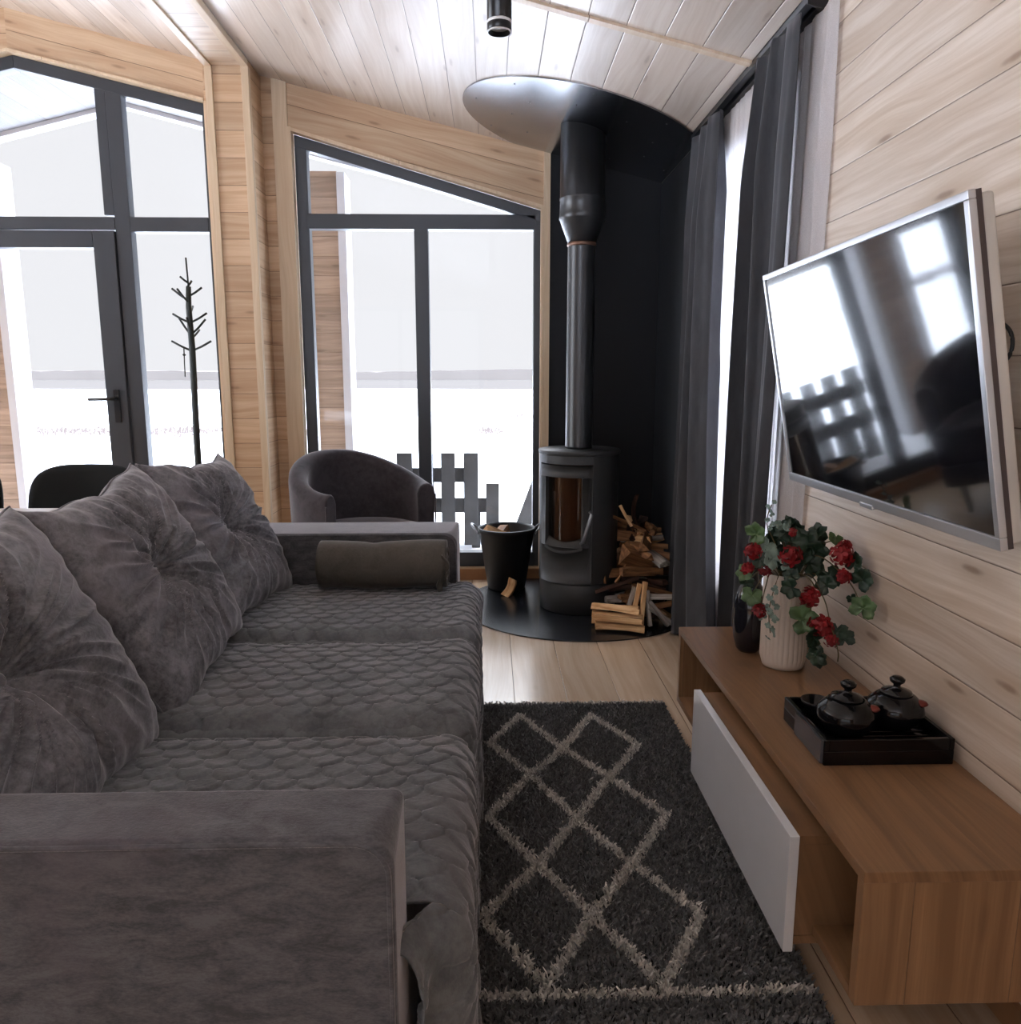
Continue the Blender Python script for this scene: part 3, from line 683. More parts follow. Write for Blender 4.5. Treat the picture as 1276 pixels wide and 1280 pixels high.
# ------------------------------------------------------------------ television
tv = thing('television', 'flat silver framed television on the pine wall, tilted down', 'television', (.792, 1.72, 1.146))
tv.rotation_mode = 'XYZ'
Rz = Matrix.Rotation(-.020, 3, 'Z'); Ry = Matrix.Rotation(-.189, 3, 'Y'); Rx_ = Matrix.Rotation(-.008, 3, 'X')
tv.rotation_euler = (Rz@Ry@Rx_).to_euler('XYZ')
W2, H2 = .485, .285
b = M(); b.box(-.001, -W2+.014, -H2+.014, .006, W2-.014, H2-.014); obj('screen', b, m_screen, tv)
b = M()
for y0, y1, z0, z1 in ((-W2, W2, H2-.014, H2), (-W2, W2, -H2, -H2+.022), (-W2, -W2+.014, -H2+.022, H2-.014), (W2-.011, W2, -H2+.022, H2-.014)): b.box(-.005, y0, z0, .008, y1, z1)
b.box(-.008, -.03, -H2-.004, .004, .03, -H2+.006)
obj('frame', b, m_silver, tv, 'silver frame', bevel=.0015)
b = M(); b.box(.008, -W2+.001, -H2+.001, .017, W2-.001, H2-.001); obj('side_band', b, m_tvside, tv)
b = M(); b.box(.017, -W2+.006, -H2+.006, .040, W2-.006, H2-.006); b.box(.04, -W2*.6, -H2*.7, .052, W2*.6, H2*.6); obj('back_cover', b, m_tvback, tv, 'pale grey back cover', bevel=.008, seg=3)
b = M(); b.box(.052, -.08, -.08, .075, .08, .08); b.box(.075, -.03, -.03, .125, .03, .03); obj('wall_bracket', b, m_blackmetal, tv)
b = M(); pts = [(.86, 1.50, 1.20), (.875, 1.47, 1.225), (.89, 1.44, 1.242), (.90, 1.405, 1.245), (.905, 1.378, 1.225), (.905, 1.372, 1.195), (.905, 1.395, 1.170), (.905, 1.43, 1.160), (.89, 1.48, 1.165)]
fine = []
for i in range(len(pts)-1):
    p0, p1, p2, p3 = [Vector(pts[max(0, min(len(pts)-1, i+k_))]) for k_ in (-1, 0, 1, 2)]
    for j in range(6):
        u = j/6; fine.append(.5*((2*p1)+(-p0+p2)*u+(2*p0-5*p1+4*p2-p3)*u*u+(-p0+3*p1-3*p2+p3)*u**3))
b.tube(fine, .0035, 8); tag(obj('cable', b, m_cable), 'black cable looping out beside the television', 'cable')

# ------------------------------------------------------------------ television stand
S0, SX = .578, XR-.001
ts = thing('tv_stand', 'low brown wooden television stand with a white drawer front', 'television stand', (.75, 1.70, .155))
ox, oy, oz = .75, 1.70, .155
def lb(m, x0, y0, z0, x1, y1, z1): m.box(x0-ox, y0-oy, z0-oz, x1-ox, y1-oy, z1-oz)
YA, YE = 1.095, 2.315
b = M(); lb(b, S0, YA, .373, SX, YE, .392); obj('top', b, m_stand, ts, bevel=.0012)
b = M(); lb(b, S0+.001, YA+.002, .156, SX, YA+.022, .3725); obj('side_panel', b, m_standv, ts)
b = M(); lb(b, S0+.001, YE-.022, .156, SX, YE-.002, .3725); obj('side_panel', b, m_standv, ts)
b = M(); lb(b, S0+.001, YA+.023, .156, SX, YE-.023, .174); obj('bottom_panel', b, m_stand, ts)
b = M(); lb(b, SX-.008, YA+.023, .175, SX-.001, YE-.023, .372); obj('back_panel', b, m_stand, ts)
b = M(); lb(b, .541, 1.262, .137, .86, 1.905, .153); lb(b, .541, 1.262, .334, .86, 1.905, .350)
lb(b, .541, 1.262, .1545, .86, 1.278, .3335); lb(b, .541, 1.889, .1545, .86, 1.905, .3335)
dr = obj('drawer', b, m_stand, ts)
b = M(); lb(b, .522, 1.250, .130, .540, 1.910, .357); obj('drawer_front', b, m_white, dr, 'glossy white drawer front', bevel=.0015)
m_stand2 = m_stand

# ------------------------------------------------------------------ vase with geraniums
VX, VY, VZ = .777, 1.985, .3925
vs_ = thing('vase', 'white ribbed ceramic vase on the television stand', 'vase', (VX, VY, VZ))
b = M(); prof = [(.046, 0), (.052, .002), (.055, .012), (.0575, .03), (.0575, .234), (.0565, .245), (.055, .253), (.0505, .253), (.049, .24), (.049, .03), (.0, .02)]
b.lathe(prof, n=280, cap=False, fn=lambda a, z: 1+(.045*abs(math.cos(a*14)) if .015 < z < .235 else 0))
obj('body', b, m_vase, vs_)
pl = thing('geranium_bouquet', 'trailing red geranium bouquet with green leaves in the white vase', 'flowers', (VX, VY, VZ+.05))
OP = Vector((VX, VY, VZ+.05))
def leaf_mesh(m, c, nrm, size, lobes=6):
    nrm = Vector(nrm).normalized(); up = Vector((0, 0, 1)) if abs(nrm.z) < .95 else Vector((1, 0, 0))
    a = nrm.cross(up).normalized(); bb = nrm.cross(a).normalized(); rot = random.uniform(0, 6.28)
    n = 36; rings = []
    for k, fr in enumerate((.0, .35, .7, 1.0)):
        ring = []
        for j in range(n):
            th = 2*PI*j/n; notch = 1-.75*math.exp(-((min(th, 2*PI-th))/.30)**2)
            rr = size*fr*(1+.10*math.cos(lobes*th)+.03*math.cos(3*lobes*th))*(notch if fr > .3 else 1)
            cup = size*(.22*fr*fr+.07*fr*math.cos(lobes*th+.4))
            ring.append(tuple(Vector(c)+(a*math.cos(th+rot)+bb*math.sin(th+rot))*max(rr, .0004)+nrm*cup-OP))
        rings.append(ring)
    m.ring(rings, True, False, False, True)
def leaf(c, nrm, size, mat=None):
    m = M(); leaf_mesh(m, c, nrm, size); o = obj('leaf', m, mat or m_leaf, pl)
    s = o.modifiers.new('thickness', 'SOLIDIFY'); s.thickness = .0006; return o
def flower(c, rad, npet=14, mat=None):
    m = M(); c = Vector(c)
    for i in range(npet):
        d = Vector((random.gauss(0, 1), random.gauss(0, 1)-.6, random.gauss(0, 1)+.2)).normalized(); cc = c+d*rad*random.uniform(.35, .8)
        for k in range(4):
            an = k*PI/2+random.uniform(-.2, .2); up = Vector((0, 0, 1)) if abs(d.z) < .9 else Vector((1, 0, 0))
            a = d.cross(up).normalized(); b_ = d.cross(a)
            t_ = (a*math.cos(an)+b_*math.sin(an)); s_ = d.cross(t_); L = rad*.48
            p = [cc, cc+t_*L*.45+s_*L*.32+d*L*.15, cc+t_*L+s_*L*.22+d*L*.05, cc+t_*L*1.1-s_*L*.05, cc+t_*L*.95-s_*L*.28+d*L*.05, cc+t_*L*.45-s_*L*.32+d*L*.15]
            m.add([tuple(x-OP) for x in p], [(0, 1, 2, 3), (0, 3, 4, 5)], 0, True)
    return obj('flower', m, mat or m_petal, pl)
def stem(pts, r=.0016):
    P_ = [Vector(p) for p in pts]; out = []
    for i in range(len(P_)-1):
        p0, p1, p2, p3 = [P_[max(0, min(len(P_)-1, i+k_))] for k_ in (-1, 0, 1, 2)]
        for j in range(5):
            u = j/5; out.append(.5*((2*p1)+(-p0+p2)*u+(2*p0-5*p1+4*p2-p3)*u*u+(-p0+3*p1-3*p2+p3)*u**3)-OP)
    out.append(P_[-1]-OP)
    m = M(); m.tube(out, r, 6); return obj('stem', m, m_stem, pl)
neck = (VX, VY, .60)
TOCAM = Vector((-.35, -.9, .3))
def nrm(j=.5): return TOCAM+Vector((random.uniform(-j, j), random.uniform(-j, j), random.uniform(-j, j)))
# dense heart of leaves above the rim
for (x, y, z, s) in ((.735, 1.97, .70, .036), (.765, 1.94, .735, .038), (.80, 1.95, .725, .042), (.83, 1.97, .745, .038), (.79, 1.99, .765, .036), (.81, 1.93, .685, .036),
                     (.77, 1.93, .675, .034), (.74, 1.94, .672, .030), (.845, 1.99, .72, .030), (.755, 1.97, .765, .028), (.80, 1.97, .70, .036), (.825, 1.94, .71, .034), (.785, 1.92, .70, .030), (.745, 1.99, .735, .032), (.79, 2.01, .74, .036), (.82, 2.0, .70, .036), (.84, 1.96, .76, .024)):
    leaf((x, y, z), nrm(.9), s); stem([neck, (VX*.5+x*.5, VY*.5+y*.5, .64), (x, y+.004, z-.004)])
for (x, y, z, s, mt) in ((.676, 1.95, .755, .030, m_leafl), (.655, 1.95, .655, .024, m_leafl), (.668, 1.93, .60, .026, m_leafl), (.690, 1.95, .69, .026, m_leaf), (.66, 1.96, .625, .020, m_leaf), (.715, 1.93, .695, .026, m_leafg), (.705, 1.95, .725, .022, m_leafg),
                         (.735, 1.90, .69, .016, m_leafg), (.87, 1.93, .745, .020, m_leafl), (.85, 1.90, .655, .032, m_leaf), (.835, 1.88, .64, .026, m_leaf), (.752, 1.89, .63, .026, m_leaf), (.753, 1.90, .66, .02, m_leaf)):
    leaf((x, y, z), nrm(.6), s, mt); stem([neck, (VX*.4+x*.6, VY*.4+y*.6, max(.655, z*.5+.34)), (x, y+.003, z-.002)])
# trailing stems to the right, coming a little forward
stem([neck, (.82, 1.94, .70), (.865, 1.88, .675), (.885, 1.84, .64), (.895, 1.81, .60)])
leaf((.895, 1.86, .70), (-.9, -.3, .2), .026); leaf((.903, 1.835, .665), (-.8, -.5, .1), .030); leaf((.885, 1.785, .608), (-.6, -.75, .2), .030, m_leafl)
leaf((.868, 1.815, .625), nrm(), .012); leaf((.880, 1.815, .612), nrm(), .010)
stem([neck, (.80, 1.91, .66), (.822, 1.86, .61), (.828, 1.83, .56), (.838, 1.80, .50), (.84, 1.80, .47)])
leaf((.775, 1.87, .555), (-.3, -.9, .25), .036, m_leafl); leaf((.792, 1.87, .548), (-.1, -.95, .1), .020, m_leafl)
leaf((.848, 1.83, .535), (-.6, -.7, .4), .026); leaf((.862, 1.82, .522), (-.4, -.8, .3), .024); leaf((.800, 1.83, .475), (-.2, -.9, .3), .024); leaf((.81, 1.84, .46), (.1, -.9, .2), .020)
leaf((.795, 1.84, .515), (.2, -.9, .1), .026)
stem([neck, (.77, 1.90, .665), (.80, 1.87, .64), (.79, 1.86, .58)])
for p, s in (((.665, 1.935, .715), .026), ((.650, 1.93, .672), .022), ((.745, 1.90, .712), .036), ((.685, 1.925, .56), .022), ((.868, 1.88, .715), .034), ((.885, 1.90, .735), .02), ((.862, 1.85, .668), .024), ((.790, 1.875, .61), .034),
             ((.808, 1.84, .545), .036), ((.83, 1.82, .518), .022), ((.758, 1.92, .765), .014)):
    flower(p, s, 20, m_petal)
flower((.70, 1.94, .665), .022, 14, m_petald)
# silvery tendrils
for pts in ([neck, (.735, 1.92, .665), (.708, 1.90, .61), (.702, 1.90, .56), (.708, 1.90, .51)], [neck, (.73, 1.95, .72), (.705, 1.96, .78), (.715, 1.96, .83)]):
    stem(pts, .0013)
for i in range(12):
    z = .63-.012*i; leaf((.708+.010*math.sin(i*2.1), 1.892, z), nrm(.9), .009, m_leafg)
for i in range(7): leaf((.712+.008*math.sin(i*2.3), 1.955, .77+.011*i), nrm(.9), .007, m_leafg)
for x, z in ((.695, .545), (.70, .57), (.72, .785), (.745, .775)): leaf((x, 1.93, z), nrm(), .012, m_leafg)
stem([neck, (.72, 1.94, .665), (.70, 1.93, .62), (.69, 1.925, .57)])
# black bottle vase behind
bv = thing('bottle_vase', 'black glossy glass vase behind the white vase', 'vase', (.722, 2.10, .3925))
b = M(); b.lathe([(.0, 0), (.026, 0), (.034, .010), (.042, .04), (.047, .09), (.045, .14), (.034, .18), (.020, .205), (.017, .235), (.021, .245), (.017, .245), (.013, .205), (.0, .2)], n=48, cap=False); obj('body', b, m_blackglass, bv)

# ------------------------------------------------------------------ tea tray
tr = thing('tea_tray', 'black lacquered tea tray box on the television stand', 'tray', (.785, 1.54, .3925))
tw, tl, th_ = .130, .108, .054
b = M(); b.box(-tw, -tl, 0, tw, tl, .030); b.box(-tw, -tl, .03, -tw+.010, tl, th_); b.box(tw-.010, -tl, .03, tw, tl, th_); b.box(-tw+.01, -tl, .03, tw-.01, -tl+.010, th_); b.box(-tw+.01, tl-.01, .03, tw-.01, tl, th_)
for k_ in range(9): b.box(-tw+.014, -tl+.018+k_*.0205, .030, tw-.014, -tl+.018+k_*.0205+.014, .034)
obj('tray_body', b, m_blackgloss, tr, bevel=.003, seg=3)
b = M(); b.box(-tw-.006, -tl+.004, .004, -tw-.0005, .03, .051); obj('side_drawer', b, plain('grey_lacquer', srgb(70, 70, 74), .12, spec=.8), tr, 'greyish glossy drawer front')
def pot(name, loc, rz, label, lidcol, s=1.0, spout=False):
    p = thing(name, label, 'teapot', loc, (0, 0, rz))
    b = M(); b.lathe([(r*s, z*s) for r, z in ((0, 0), (.026, 0), (.030, .004), (.044, .018), (.048, .032), (.045, .046), (.033, .058), (.027, .061), (.0, .061))], n=40, cap=False); obj('pot_body', b, m_blackgloss, p)
    b = M(); b.lathe([(r*s, z*s) for r, z in ((0, .0615), (.027, .0615), (.025, .066), (.012, .071), (.006, .073), (.006, .078), (.012, .083), (.013, .088), (.008, .092), (.0, .0925))], n=32, cap=False); obj('lid', b, m_blackgloss, p)
    if spout:
        b = M(); b.tube([(q[0]*s, q[1]*s, q[2]*s) for q in ((.040, 0, .026), (.058, 0, .034), (.066, 0, .046), (.074, 0, .054))], .009*s, 12, taper=lambda u: 1.15-.5*u); obj('spout', b, m_blackgloss, p)
        b = M(); b.tube([((-.042-.026*math.sin(a))*s, 0, (.034+.020*math.cos(a))*s) for a in [PI*i/12 for i in range(13)]], .0045*s, 8); obj('handle', b, m_blackgloss, p)
    b = M(); b.lathe([(.0, -.006), (.010, -.004), (.014, 0), (.010, .005), (0, .007)], (.030*s, -.026*s, .050*s), 16); obj('ornament', b, lidcol, p, 'reddish moulded ornament')
    return p
pot('teapot', (.728, 1.505, .4275), R_(15), 'black glossy lidded pot at the left of the tray', m_redclay, 1.22)
pot('teapot', (.845, 1.535, .4275), R_(10), 'black glossy lidded pot at the right of the tray', m_redclay, 1.18)
def cup(loc, label):
    b = M(); b.lathe([(0, 0), (.014, 0), (.018, .004), (.028, .028), (.030, .036), (.028, .036), (.020, .010), (0, .006)], n=32, cap=False)
    o = obj('tea_cup', b, m_blackgloss); o.location = loc; tag(o, label, 'cup'); return o
cup((.700, 1.592, .4275), 'small black cup in the far left corner of the tea tray'); cup((.775, 1.612, .4275), 'small black cup behind the two lidded pots on the tray')

# ------------------------------------------------------------------ rug
def lattice():
    p = dict(a=(.098, 2.52), b=(.337, 2.513), c=(-.005, 2.314), d=(.22, 2.271), e=(.457, 2.291), f=(.113, 2.114), g=(.339, 2.094), h=(-.007, 1.894), i=(.22, 1.881),
             j=(.457, 1.893), k=(.108, 1.685), l=(.331, 1.686), m=(-.02, 1.512), n=(.214, 1.511), o=(.446, 1.508), p=(.1, 1.31), q=(.324, 1.308))
    segs = ['ac', 'ad', 'bd', 'be', 'cf', 'df', 'dg', 'eg', 'fh', 'fi', 'gi', 'gj', 'hk', 'ik', 'il', 'jl', 'km', 'kn', 'ln', 'lo', 'mp', 'np', 'nq', 'oq']
    return [(np.array(p[s[0]]), np.array(p[s[1]])) for s in segs]
RXA, RXB, RYA, RYB = -.16, .612, 1.215, 2.625
rg = thing('rug', 'dark grey shaggy rug with white diamond lattice between sofa and stand', 'rug', ((RXA+RXB)/2, (RYA+RYB)/2, 0))
rc = ((RXA+RXB)/2, (RYA+RYB)/2)
b = M(); b.box(RXA-rc[0], RYA-rc[1], .001, RXB-rc[0], RYB-rc[1], .008); obj('backing', b, plain('rug_backing', (.02, .02, .021, 1), .9), rg)
NT_ = 62000
rs = np.random.RandomState(11)
px = rs.uniform(RXA+.004, RXB-.004, NT_); py = rs.uniform(RYA+.004, RYB-.004, NT_)
dm = np.full(NT_, 9.)
pxy = np.stack([px, py], 1)
for a_, b_ in lattice():
    d = b_-a_; tt = np.clip(((pxy-a_)@d)/(d@d), 0, 1); dm = np.minimum(dm, np.linalg.norm(pxy-a_-tt[:, None]*d, axis=1))
white = (dm < .0135+rs.randn(NT_)*.002) | (np.abs(py-1.292) < .011+rs.randn(NT_)*.002) | (py > RYB-.016)
hh = rs.uniform(.012, .021, NT_); ang = rs.uniform(0, 2*PI, NT_); lean = rs.uniform(.15, 1.0, NT_)
la = rs.normal(-PI/2, 1.1, NT_); wd = rs.uniform(.0016, .0030, NT_)
ax, ay = np.cos(ang)*wd, np.sin(ang)*wd; lx, ly = np.cos(la)*lean*hh*.7, np.sin(la)*lean*hh*.7
X0, Y0 = px-rc[0], py-rc[1]; zb = .007
V = np.stack([np.stack([X0-ax, Y0-ay, np.full(NT_, zb)], 1), np.stack([X0+ax, Y0+ay, np.full(NT_, zb)], 1),
              np.stack([X0+ax*1.1+lx*.4, Y0+ay*1.1+ly*.4, zb+hh*.65], 1), np.stack([X0-ax*1.1+lx*.4, Y0-ay*1.1+ly*.4, zb+hh*.65], 1),
              np.stack([X0+lx+ax*.6, Y0+ly+ay*.6, zb+hh], 1), np.stack([X0+lx-ax*.6, Y0+ly-ay*.6, zb+hh*.96], 1)], 1).reshape(-1, 3)
base = (np.arange(NT_)*6)[:, None]
F = np.concatenate([base+np.array([[0, 1, 2, 3]]), base+np.array([[3, 2, 4, 5]])], 1).reshape(-1, 4)
me = bpy.data.meshes.new('pile'); me.from_pydata(V.tolist(), [], F.tolist()); me.update()
ca_ = me.color_attributes.new('tone', 'FLOAT_COLOR', 'POINT')
dk = np.stack([rs.uniform(.11, .23, NT_)]*3, 1)*np.array([1, .99, 1.0]); wt = rs.uniform(.55, .82, NT_)[:, None]*np.array([[1, .94, .86]])
cc = np.where(white[:, None], wt, dk); cc = np.concatenate([cc, np.ones((NT_, 1))], 1); cc = np.repeat(cc, 6, 0)
ca_.data.foreach_set('color', cc.ravel())
t = NT('rug_pile'); at = t.n('ShaderNodeAttribute', attribute_name='tone'); me.materials.append(t.bsdf(at.outputs['Color'], .9, 0, .1, None, Sheen_Weight=.2))
o = bpy.data.objects.new('pile', me); col.objects.link(o); o.parent = rg; o['kind'] = 'stuff'
b = M(); rs2 = random.Random(4)
for (yy, sg) in ((RYA, -1), (RYB, 1)):
    x = RXA
    while x < RXB:
        for _ in range(3):
            L = rs2.uniform(.030, .05) if sg < 0 else rs2.uniform(.010, .022); dx = rs2.uniform(-.010, .010)
            p = [(x-rc[0], yy-rc[1], .008), (x+dx*.5-rc[0], yy+sg*L*.5-rc[1], .008+rs2.uniform(0, .006)), (x+dx-rc[0], yy+sg*L-rc[1], .003)]
            b.tube(p, .0014, 4)
        x += .0065
o = obj('fringe', b, plain('fringe_white', (.62, .58, .52, 1), .9), rg, 'off-white fringe'); o['kind'] = 'stuff'

# ------------------------------------------------------------------ sofa
AX1 = -.118    # front of the arms
sf = thing('sofa', 'long grey velvet sofa with square armrests along the left', 'sofa', (-.65, 1.86, 0))
so_ = Vector((-.65, 1.86, 0))
def sb(m, x0, y0, z0, x1, y1, z1): m.box(x0-so_.x, y0-so_.y, z0, x1-so_.x, y1-so_.y, z1)
b = M(); sb(b, -1.16, 1.0, .055, -.13, 2.735, .27); obj('base', b, m_velvet, sf, bevel=.012, seg=3)
for i in range(3):
    y0 = 1.003+i*.5775; b = M(); sb(b, -1.02, y0, .272, -.125, y0+.572, .405); obj('seat_cushion', b, m_quilt, sf, bevel=.03, seg=4)
b = M(); sb(b, -1.18, 1.0, .275, -1.03, 2.735, .74); obj('backrest', b, m_velvet, sf, bevel=.04, seg=5)
def arm(y0, y1):
    b = M(); rr = .05; pts = []
    # profile in x-z with rounded front top corner
    x0, x1, z0, z1 = -1.19-so_.x, AX1-so_.x, .02, .604
    def prof(y_, rr): return [(x0, y_-so_.y, z0), (x1, y_-so_.y, z0), (x1, y_-so_.y, z1-rr)]+[(x1-rr+rr*math.cos(a), y_-so_.y, z1-rr+rr*math.sin(a)) for a in [PI/2*i/8 for i in range(1, 8)]]+[(x1-rr, y_-so_.y, z1), (x0, y_-so_.y, z1)]
    b.ring([prof(y0, .045), prof(y0+.03, .038), prof(y0+.07, .022), prof(y1, .012)], True, True, True, smooth=False)
    o = obj('armrest', b, m_velvet, sf, bevel=.010, seg=4)
    return prof
def piping(y, parentname='armrest'):
    # seam cord following the outer edge of the arm, a little inside
    rr = .045; x1, z1 = AX1-so_.x-.007, .604-.007
    pth = [(x1, y-so_.y, .02)]+[(x1, y-so_.y, .02+(z1-rr-.02)*i/8) for i in range(1, 9)]+[(x1-rr+rr*math.cos(a), y-so_.y, z1-rr+rr*math.sin(a)) for a in [PI/2*i/8 for i in range(1, 9)]]+[(x1-rr-1.0*i/10, y-so_.y, z1) for i in range(1, 11)]
    m = M(); m.tube(pth, .0035, 8); return m
for (y0, y1) in ((.868, .993), (2.74, 2.975)):
    arm(y0, y1)
    a_ = [o for o in sf.children if o.name.startswith('armrest')][-1]
    obj('piping', piping(y0+.0015), m_velvet, a_)
for x in (-1.1, -.2):
    for y in (1.05, 2.68):
        b = M(); b.lathe([(.018, 0), (.024, .055)], (x-so_.x, y-so_.y, 0), 16); obj('leg', b, m_blackmetal, sf)

# quilted throw: scalloped relief over seat and down the front
def scallop(u, v, a=.066, bq=.042):
    """overlapping scales: u across, v towards the sofa's near end; returns height 0..1"""
    best = np.zeros_like(u)
    r = np.floor(v/bq)
    out = np.zeros_like(u); done = np.zeros(u.shape, bool)
    for k in (2, 1, 0, -1):     # scales lying on top first
        row = r-k; offs = np.where(np.mod(row, 2) == 0, 0., .5)
        cu = (np.floor(u/a-offs)+.5+offs)*a; cv = row*bq
        dd = np.sqrt(((u-cu)/(a*.56))**2+((v-cv)/(bq*1.75))**2)
        ins = (dd < 1) & (v >= cv-bq*.2) & (~done)
        hgt = .55+.45*np.clip(dd/.85, 0, 1)
        hgt = np.where(dd > .88, hgt*np.clip((1-dd)/.10, 0, 1)**.5, hgt)
        out = np.where(ins, hgt*(.35+.65*np.clip((v-cv)/(bq*1.6), 0, 1)), out); done |= ins
    return out
NU, NV = 460, 620
y = np.linspace(2.737, .905, NV)[None, :]; s = np.linspace(0, 1, NU)[:, None]
flat = .93; drop = .40; R0 = .05; Ltot = flat+R0*PI/2+drop
sd = s*Ltot
x_back = -1.03; xf = x_back+flat
def seams(y):
    g_ = np.zeros_like(y)
    for ys, w_, d_ in ((2.155, .034, .034), (1.575, .036, .038)): g_ += d_*np.exp(-((y-ys)/w_)**2)
    return g_
cush = .018*np.abs(np.sin(PI*(y-.995)/.5775))**.6
zt_ = .408+cush
on_flat = sd < flat; on_arc = (sd >= flat) & (sd < flat+R0*PI/2)
th = (sd-flat)/R0; dz = sd-flat-R0*PI/2
X = np.where(on_flat, x_back+sd, np.where(on_arc, xf+R0*np.sin(np.clip(th, 0, PI/2)), xf+R0))+0*y
Z = np.where(on_flat, zt_, np.where(on_arc, zt_-R0*(1-np.cos(np.clip(th, 0, PI/2))), zt_-R0-np.clip(dz, 0, 1)))
Z = np.where(on_flat | on_arc, Z, zt_-R0-np.clip(dz, 0, 1)*(zt_-R0-.018)/drop)
NX = np.where(on_flat, 0, np.where(on_arc, np.sin(np.clip(th, 0, PI/2)), 1))+0*y; NZ = np.where(on_flat, 1, np.where(on_arc, np.cos(np.clip(th, 0, PI/2)), 0))+0*y
fall = np.clip(dz/drop, 0, 1)
wav = (.010*np.sin(y*13+1.2)+.007*np.sin(y*29+2+fall*1.5)+.004*np.sin(y*51))*np.clip(fall*2.2, 0, 1)+.004*np.sin(y*7)*(sd > flat*.9)
bulge = .012*np.sin(np.clip((sd-flat+.06)/.3, 0, 1)*PI)
nearflap = np.clip((1.02-y)/.10, 0, 1)
vv = 3.0-y+.010*np.sin(sd*9)+.012*np.sin(sd*3.1+1); uu = sd+.012*np.sin(y*6)
hgt = scallop(uu+0*y, vv+0*sd)*.0085
off_ = hgt+wav+bulge-seams(y)*np.where(on_flat | on_arc, 1, np.clip(1-fall*2, .35, 1))-.0*y
rsn = np.random.RandomState(2)
off_ = off_+.0025*np.sin(uu*23+3*np.sin(y*9))*np.sin(y*31)+rsn.randn(NU, NV)*.00025
P = np.stack([X+NX*off_, y+0*sd+.0*X, Z+NZ*off_], -1)
# near flap: beyond the arm the cloth hangs only in front of it, its top edge tucked between seat and arm
fl_m = nearflap*np.ones_like(sd)
front_only = np.clip((sd-flat)/.02, 0, 1)
wr_ = np.clip((1.0-y)/.085, 0, 1)
P[..., 0] = P[..., 0]+front_only*(-.066*wr_*wr_*(3-2*wr_)+.007*np.sin(fall*8+y*70)*fl_m)
m = M()
idx = np.arange(NU*NV).reshape(NU, NV)
q4 = np.stack([idx[:-1, :-1], idx[:-1, 1:], idx[1:, 1:], idx[1:, :-1]], -1)
keep = ~((P[:-1, :-1, 1] < .998) & (np.broadcast_to(sd, (NU, NV))[:-1, :-1] < flat+.012))
m.v = P.reshape(-1, 3).tolist(); m.f = q4[keep][:, ::-1].tolist(); m.mi = [0]*len(m.f); m.sm = [True]*len(m.f)
o = obj('quilted_throw', m, m_quilt)
so2 = o.modifiers.new('thickness', 'SOLIDIFY'); so2.thickness = .004; so2.offset = -1
tag(o, 'grey quilted throw with scale pattern spread over the sofa seat', 'throw')

# back pillows
def pillow(loc, rot, W=.60, Hh=.56, T=.21, seed=1, label='', but=(0, .02)):
    rs = np.random.RandomState(seed); th = thing('pillow', label, 'pillow', loc, rot)
    n = 150; u = np.linspace(-1, 1, n)[:, None]; v = np.linspace(-1, 1, n)[None, :]
    # flat outline with pointed corners
    pin = .07
    yy = u*W/2*(1-pin*(1-v*v)*.6*u*u) + 0*v; zz = v*Hh/2*(1-pin*(1-u*u)*v*v) + 0*u
    rr = np.maximum(np.abs(u), np.abs(v)); edge = np.clip((1-np.abs(u)**2.6)*(1-np.abs(v)**2.6), 0, 1)
    dome = edge**.42
    r_ = np.sqrt((yy-but[0])**2+(zz-but[1])**2); an = np.arctan2(zz-but[1], yy-but[0])
    dim = .85*np.exp(-(r_/.075)**1.3)
    ph = rs.rand(8)*6.28
    wr = sum(np.sin(k*an+ph[i]+2.5*np.sin(r_*9+ph[i-1]))*w_ for i, (k, w_) in enumerate(((5, .5), (9, .8), (14, .8), (21, .6), (31, .35))))
    # creases as sharp valleys
    cre = -np.abs(wr)**.7
    amp = .013*np.exp(-((r_-.09)/.12)**2)+.006*np.exp(-((r_-.22)/.08)**2)
    ew = np.sin(v*34+ph[2]+3*np.sin(u*2))*np.clip((np.abs(u)-.72)/.28, 0, 1)+np.sin(u*31+ph[3]+3*np.sin(v*2))*np.clip((np.abs(v)-.72)/.28, 0, 1)
    fx = T/2*dome*(1-dim)+cre*amp*1.15*edge**.3+.0065*ew*edge**.4+.010*np.sin(u*2.4+ph[5])*np.sin(v*2.9+ph[6])*edge
    fx2 = T/2*dome*.75+.003*ew*edge**.4
    sag = .018*np.sin((v+1)*1.1)*np.sin((u+1)*PI/2)
    yy = yy+.006*np.sin(v*9+ph[4])*np.abs(u)**3; zz = zz+.007*np.sin(u*8+ph[5])*np.abs(v)**3 - .02*(1-u*u)*(v > 0)*v
    A = np.stack([fx+0*sag, yy, zz], -1); B = np.stack([-fx2, yy, zz], -1)
    m = M(); m.grid(A); m.grid(B[::-1]); obj('cover', m, m_pillow, th, weld=True)
    # seam cord
    path = [(0, yy[i, 0], zz[i, 0]) for i in range(0, n, 5)]+[(0, yy[-1, j], zz[-1, j]) for j in range(0, n, 5)]+[(0, yy[i, -1], zz[i, -1]) for i in range(n-1, -1, -5)]+[(0, yy[0, j], zz[0, j]) for j in range(n-1, -1, -5)]
    m = M(); m.tube(path, .0032, 6); obj('seam', m, m_pillow, th)
    m = M(); m.lathe([(0, -.004), (.012, -.003), (.013, .002), (.006, .006), (0, .007)], n=20)
    m.xf(lambda p: Vector((p.z+T/2*.17, p.x+but[0], p.y+but[1]))); obj('button', m, m_pillow, th)
    return th
pillow((-.86, 2.505, .655), (R_(-4), R_(-28), R_(-3)), .56, .54, .20, 3, 'grey tufted velvet pillow nearest the far armrest')
pillow((-.85, 1.925, .650), (R_(4), R_(-28), R_(2)), .62, .56, .21, 5, 'grey tufted velvet pillow in the middle of the sofa')
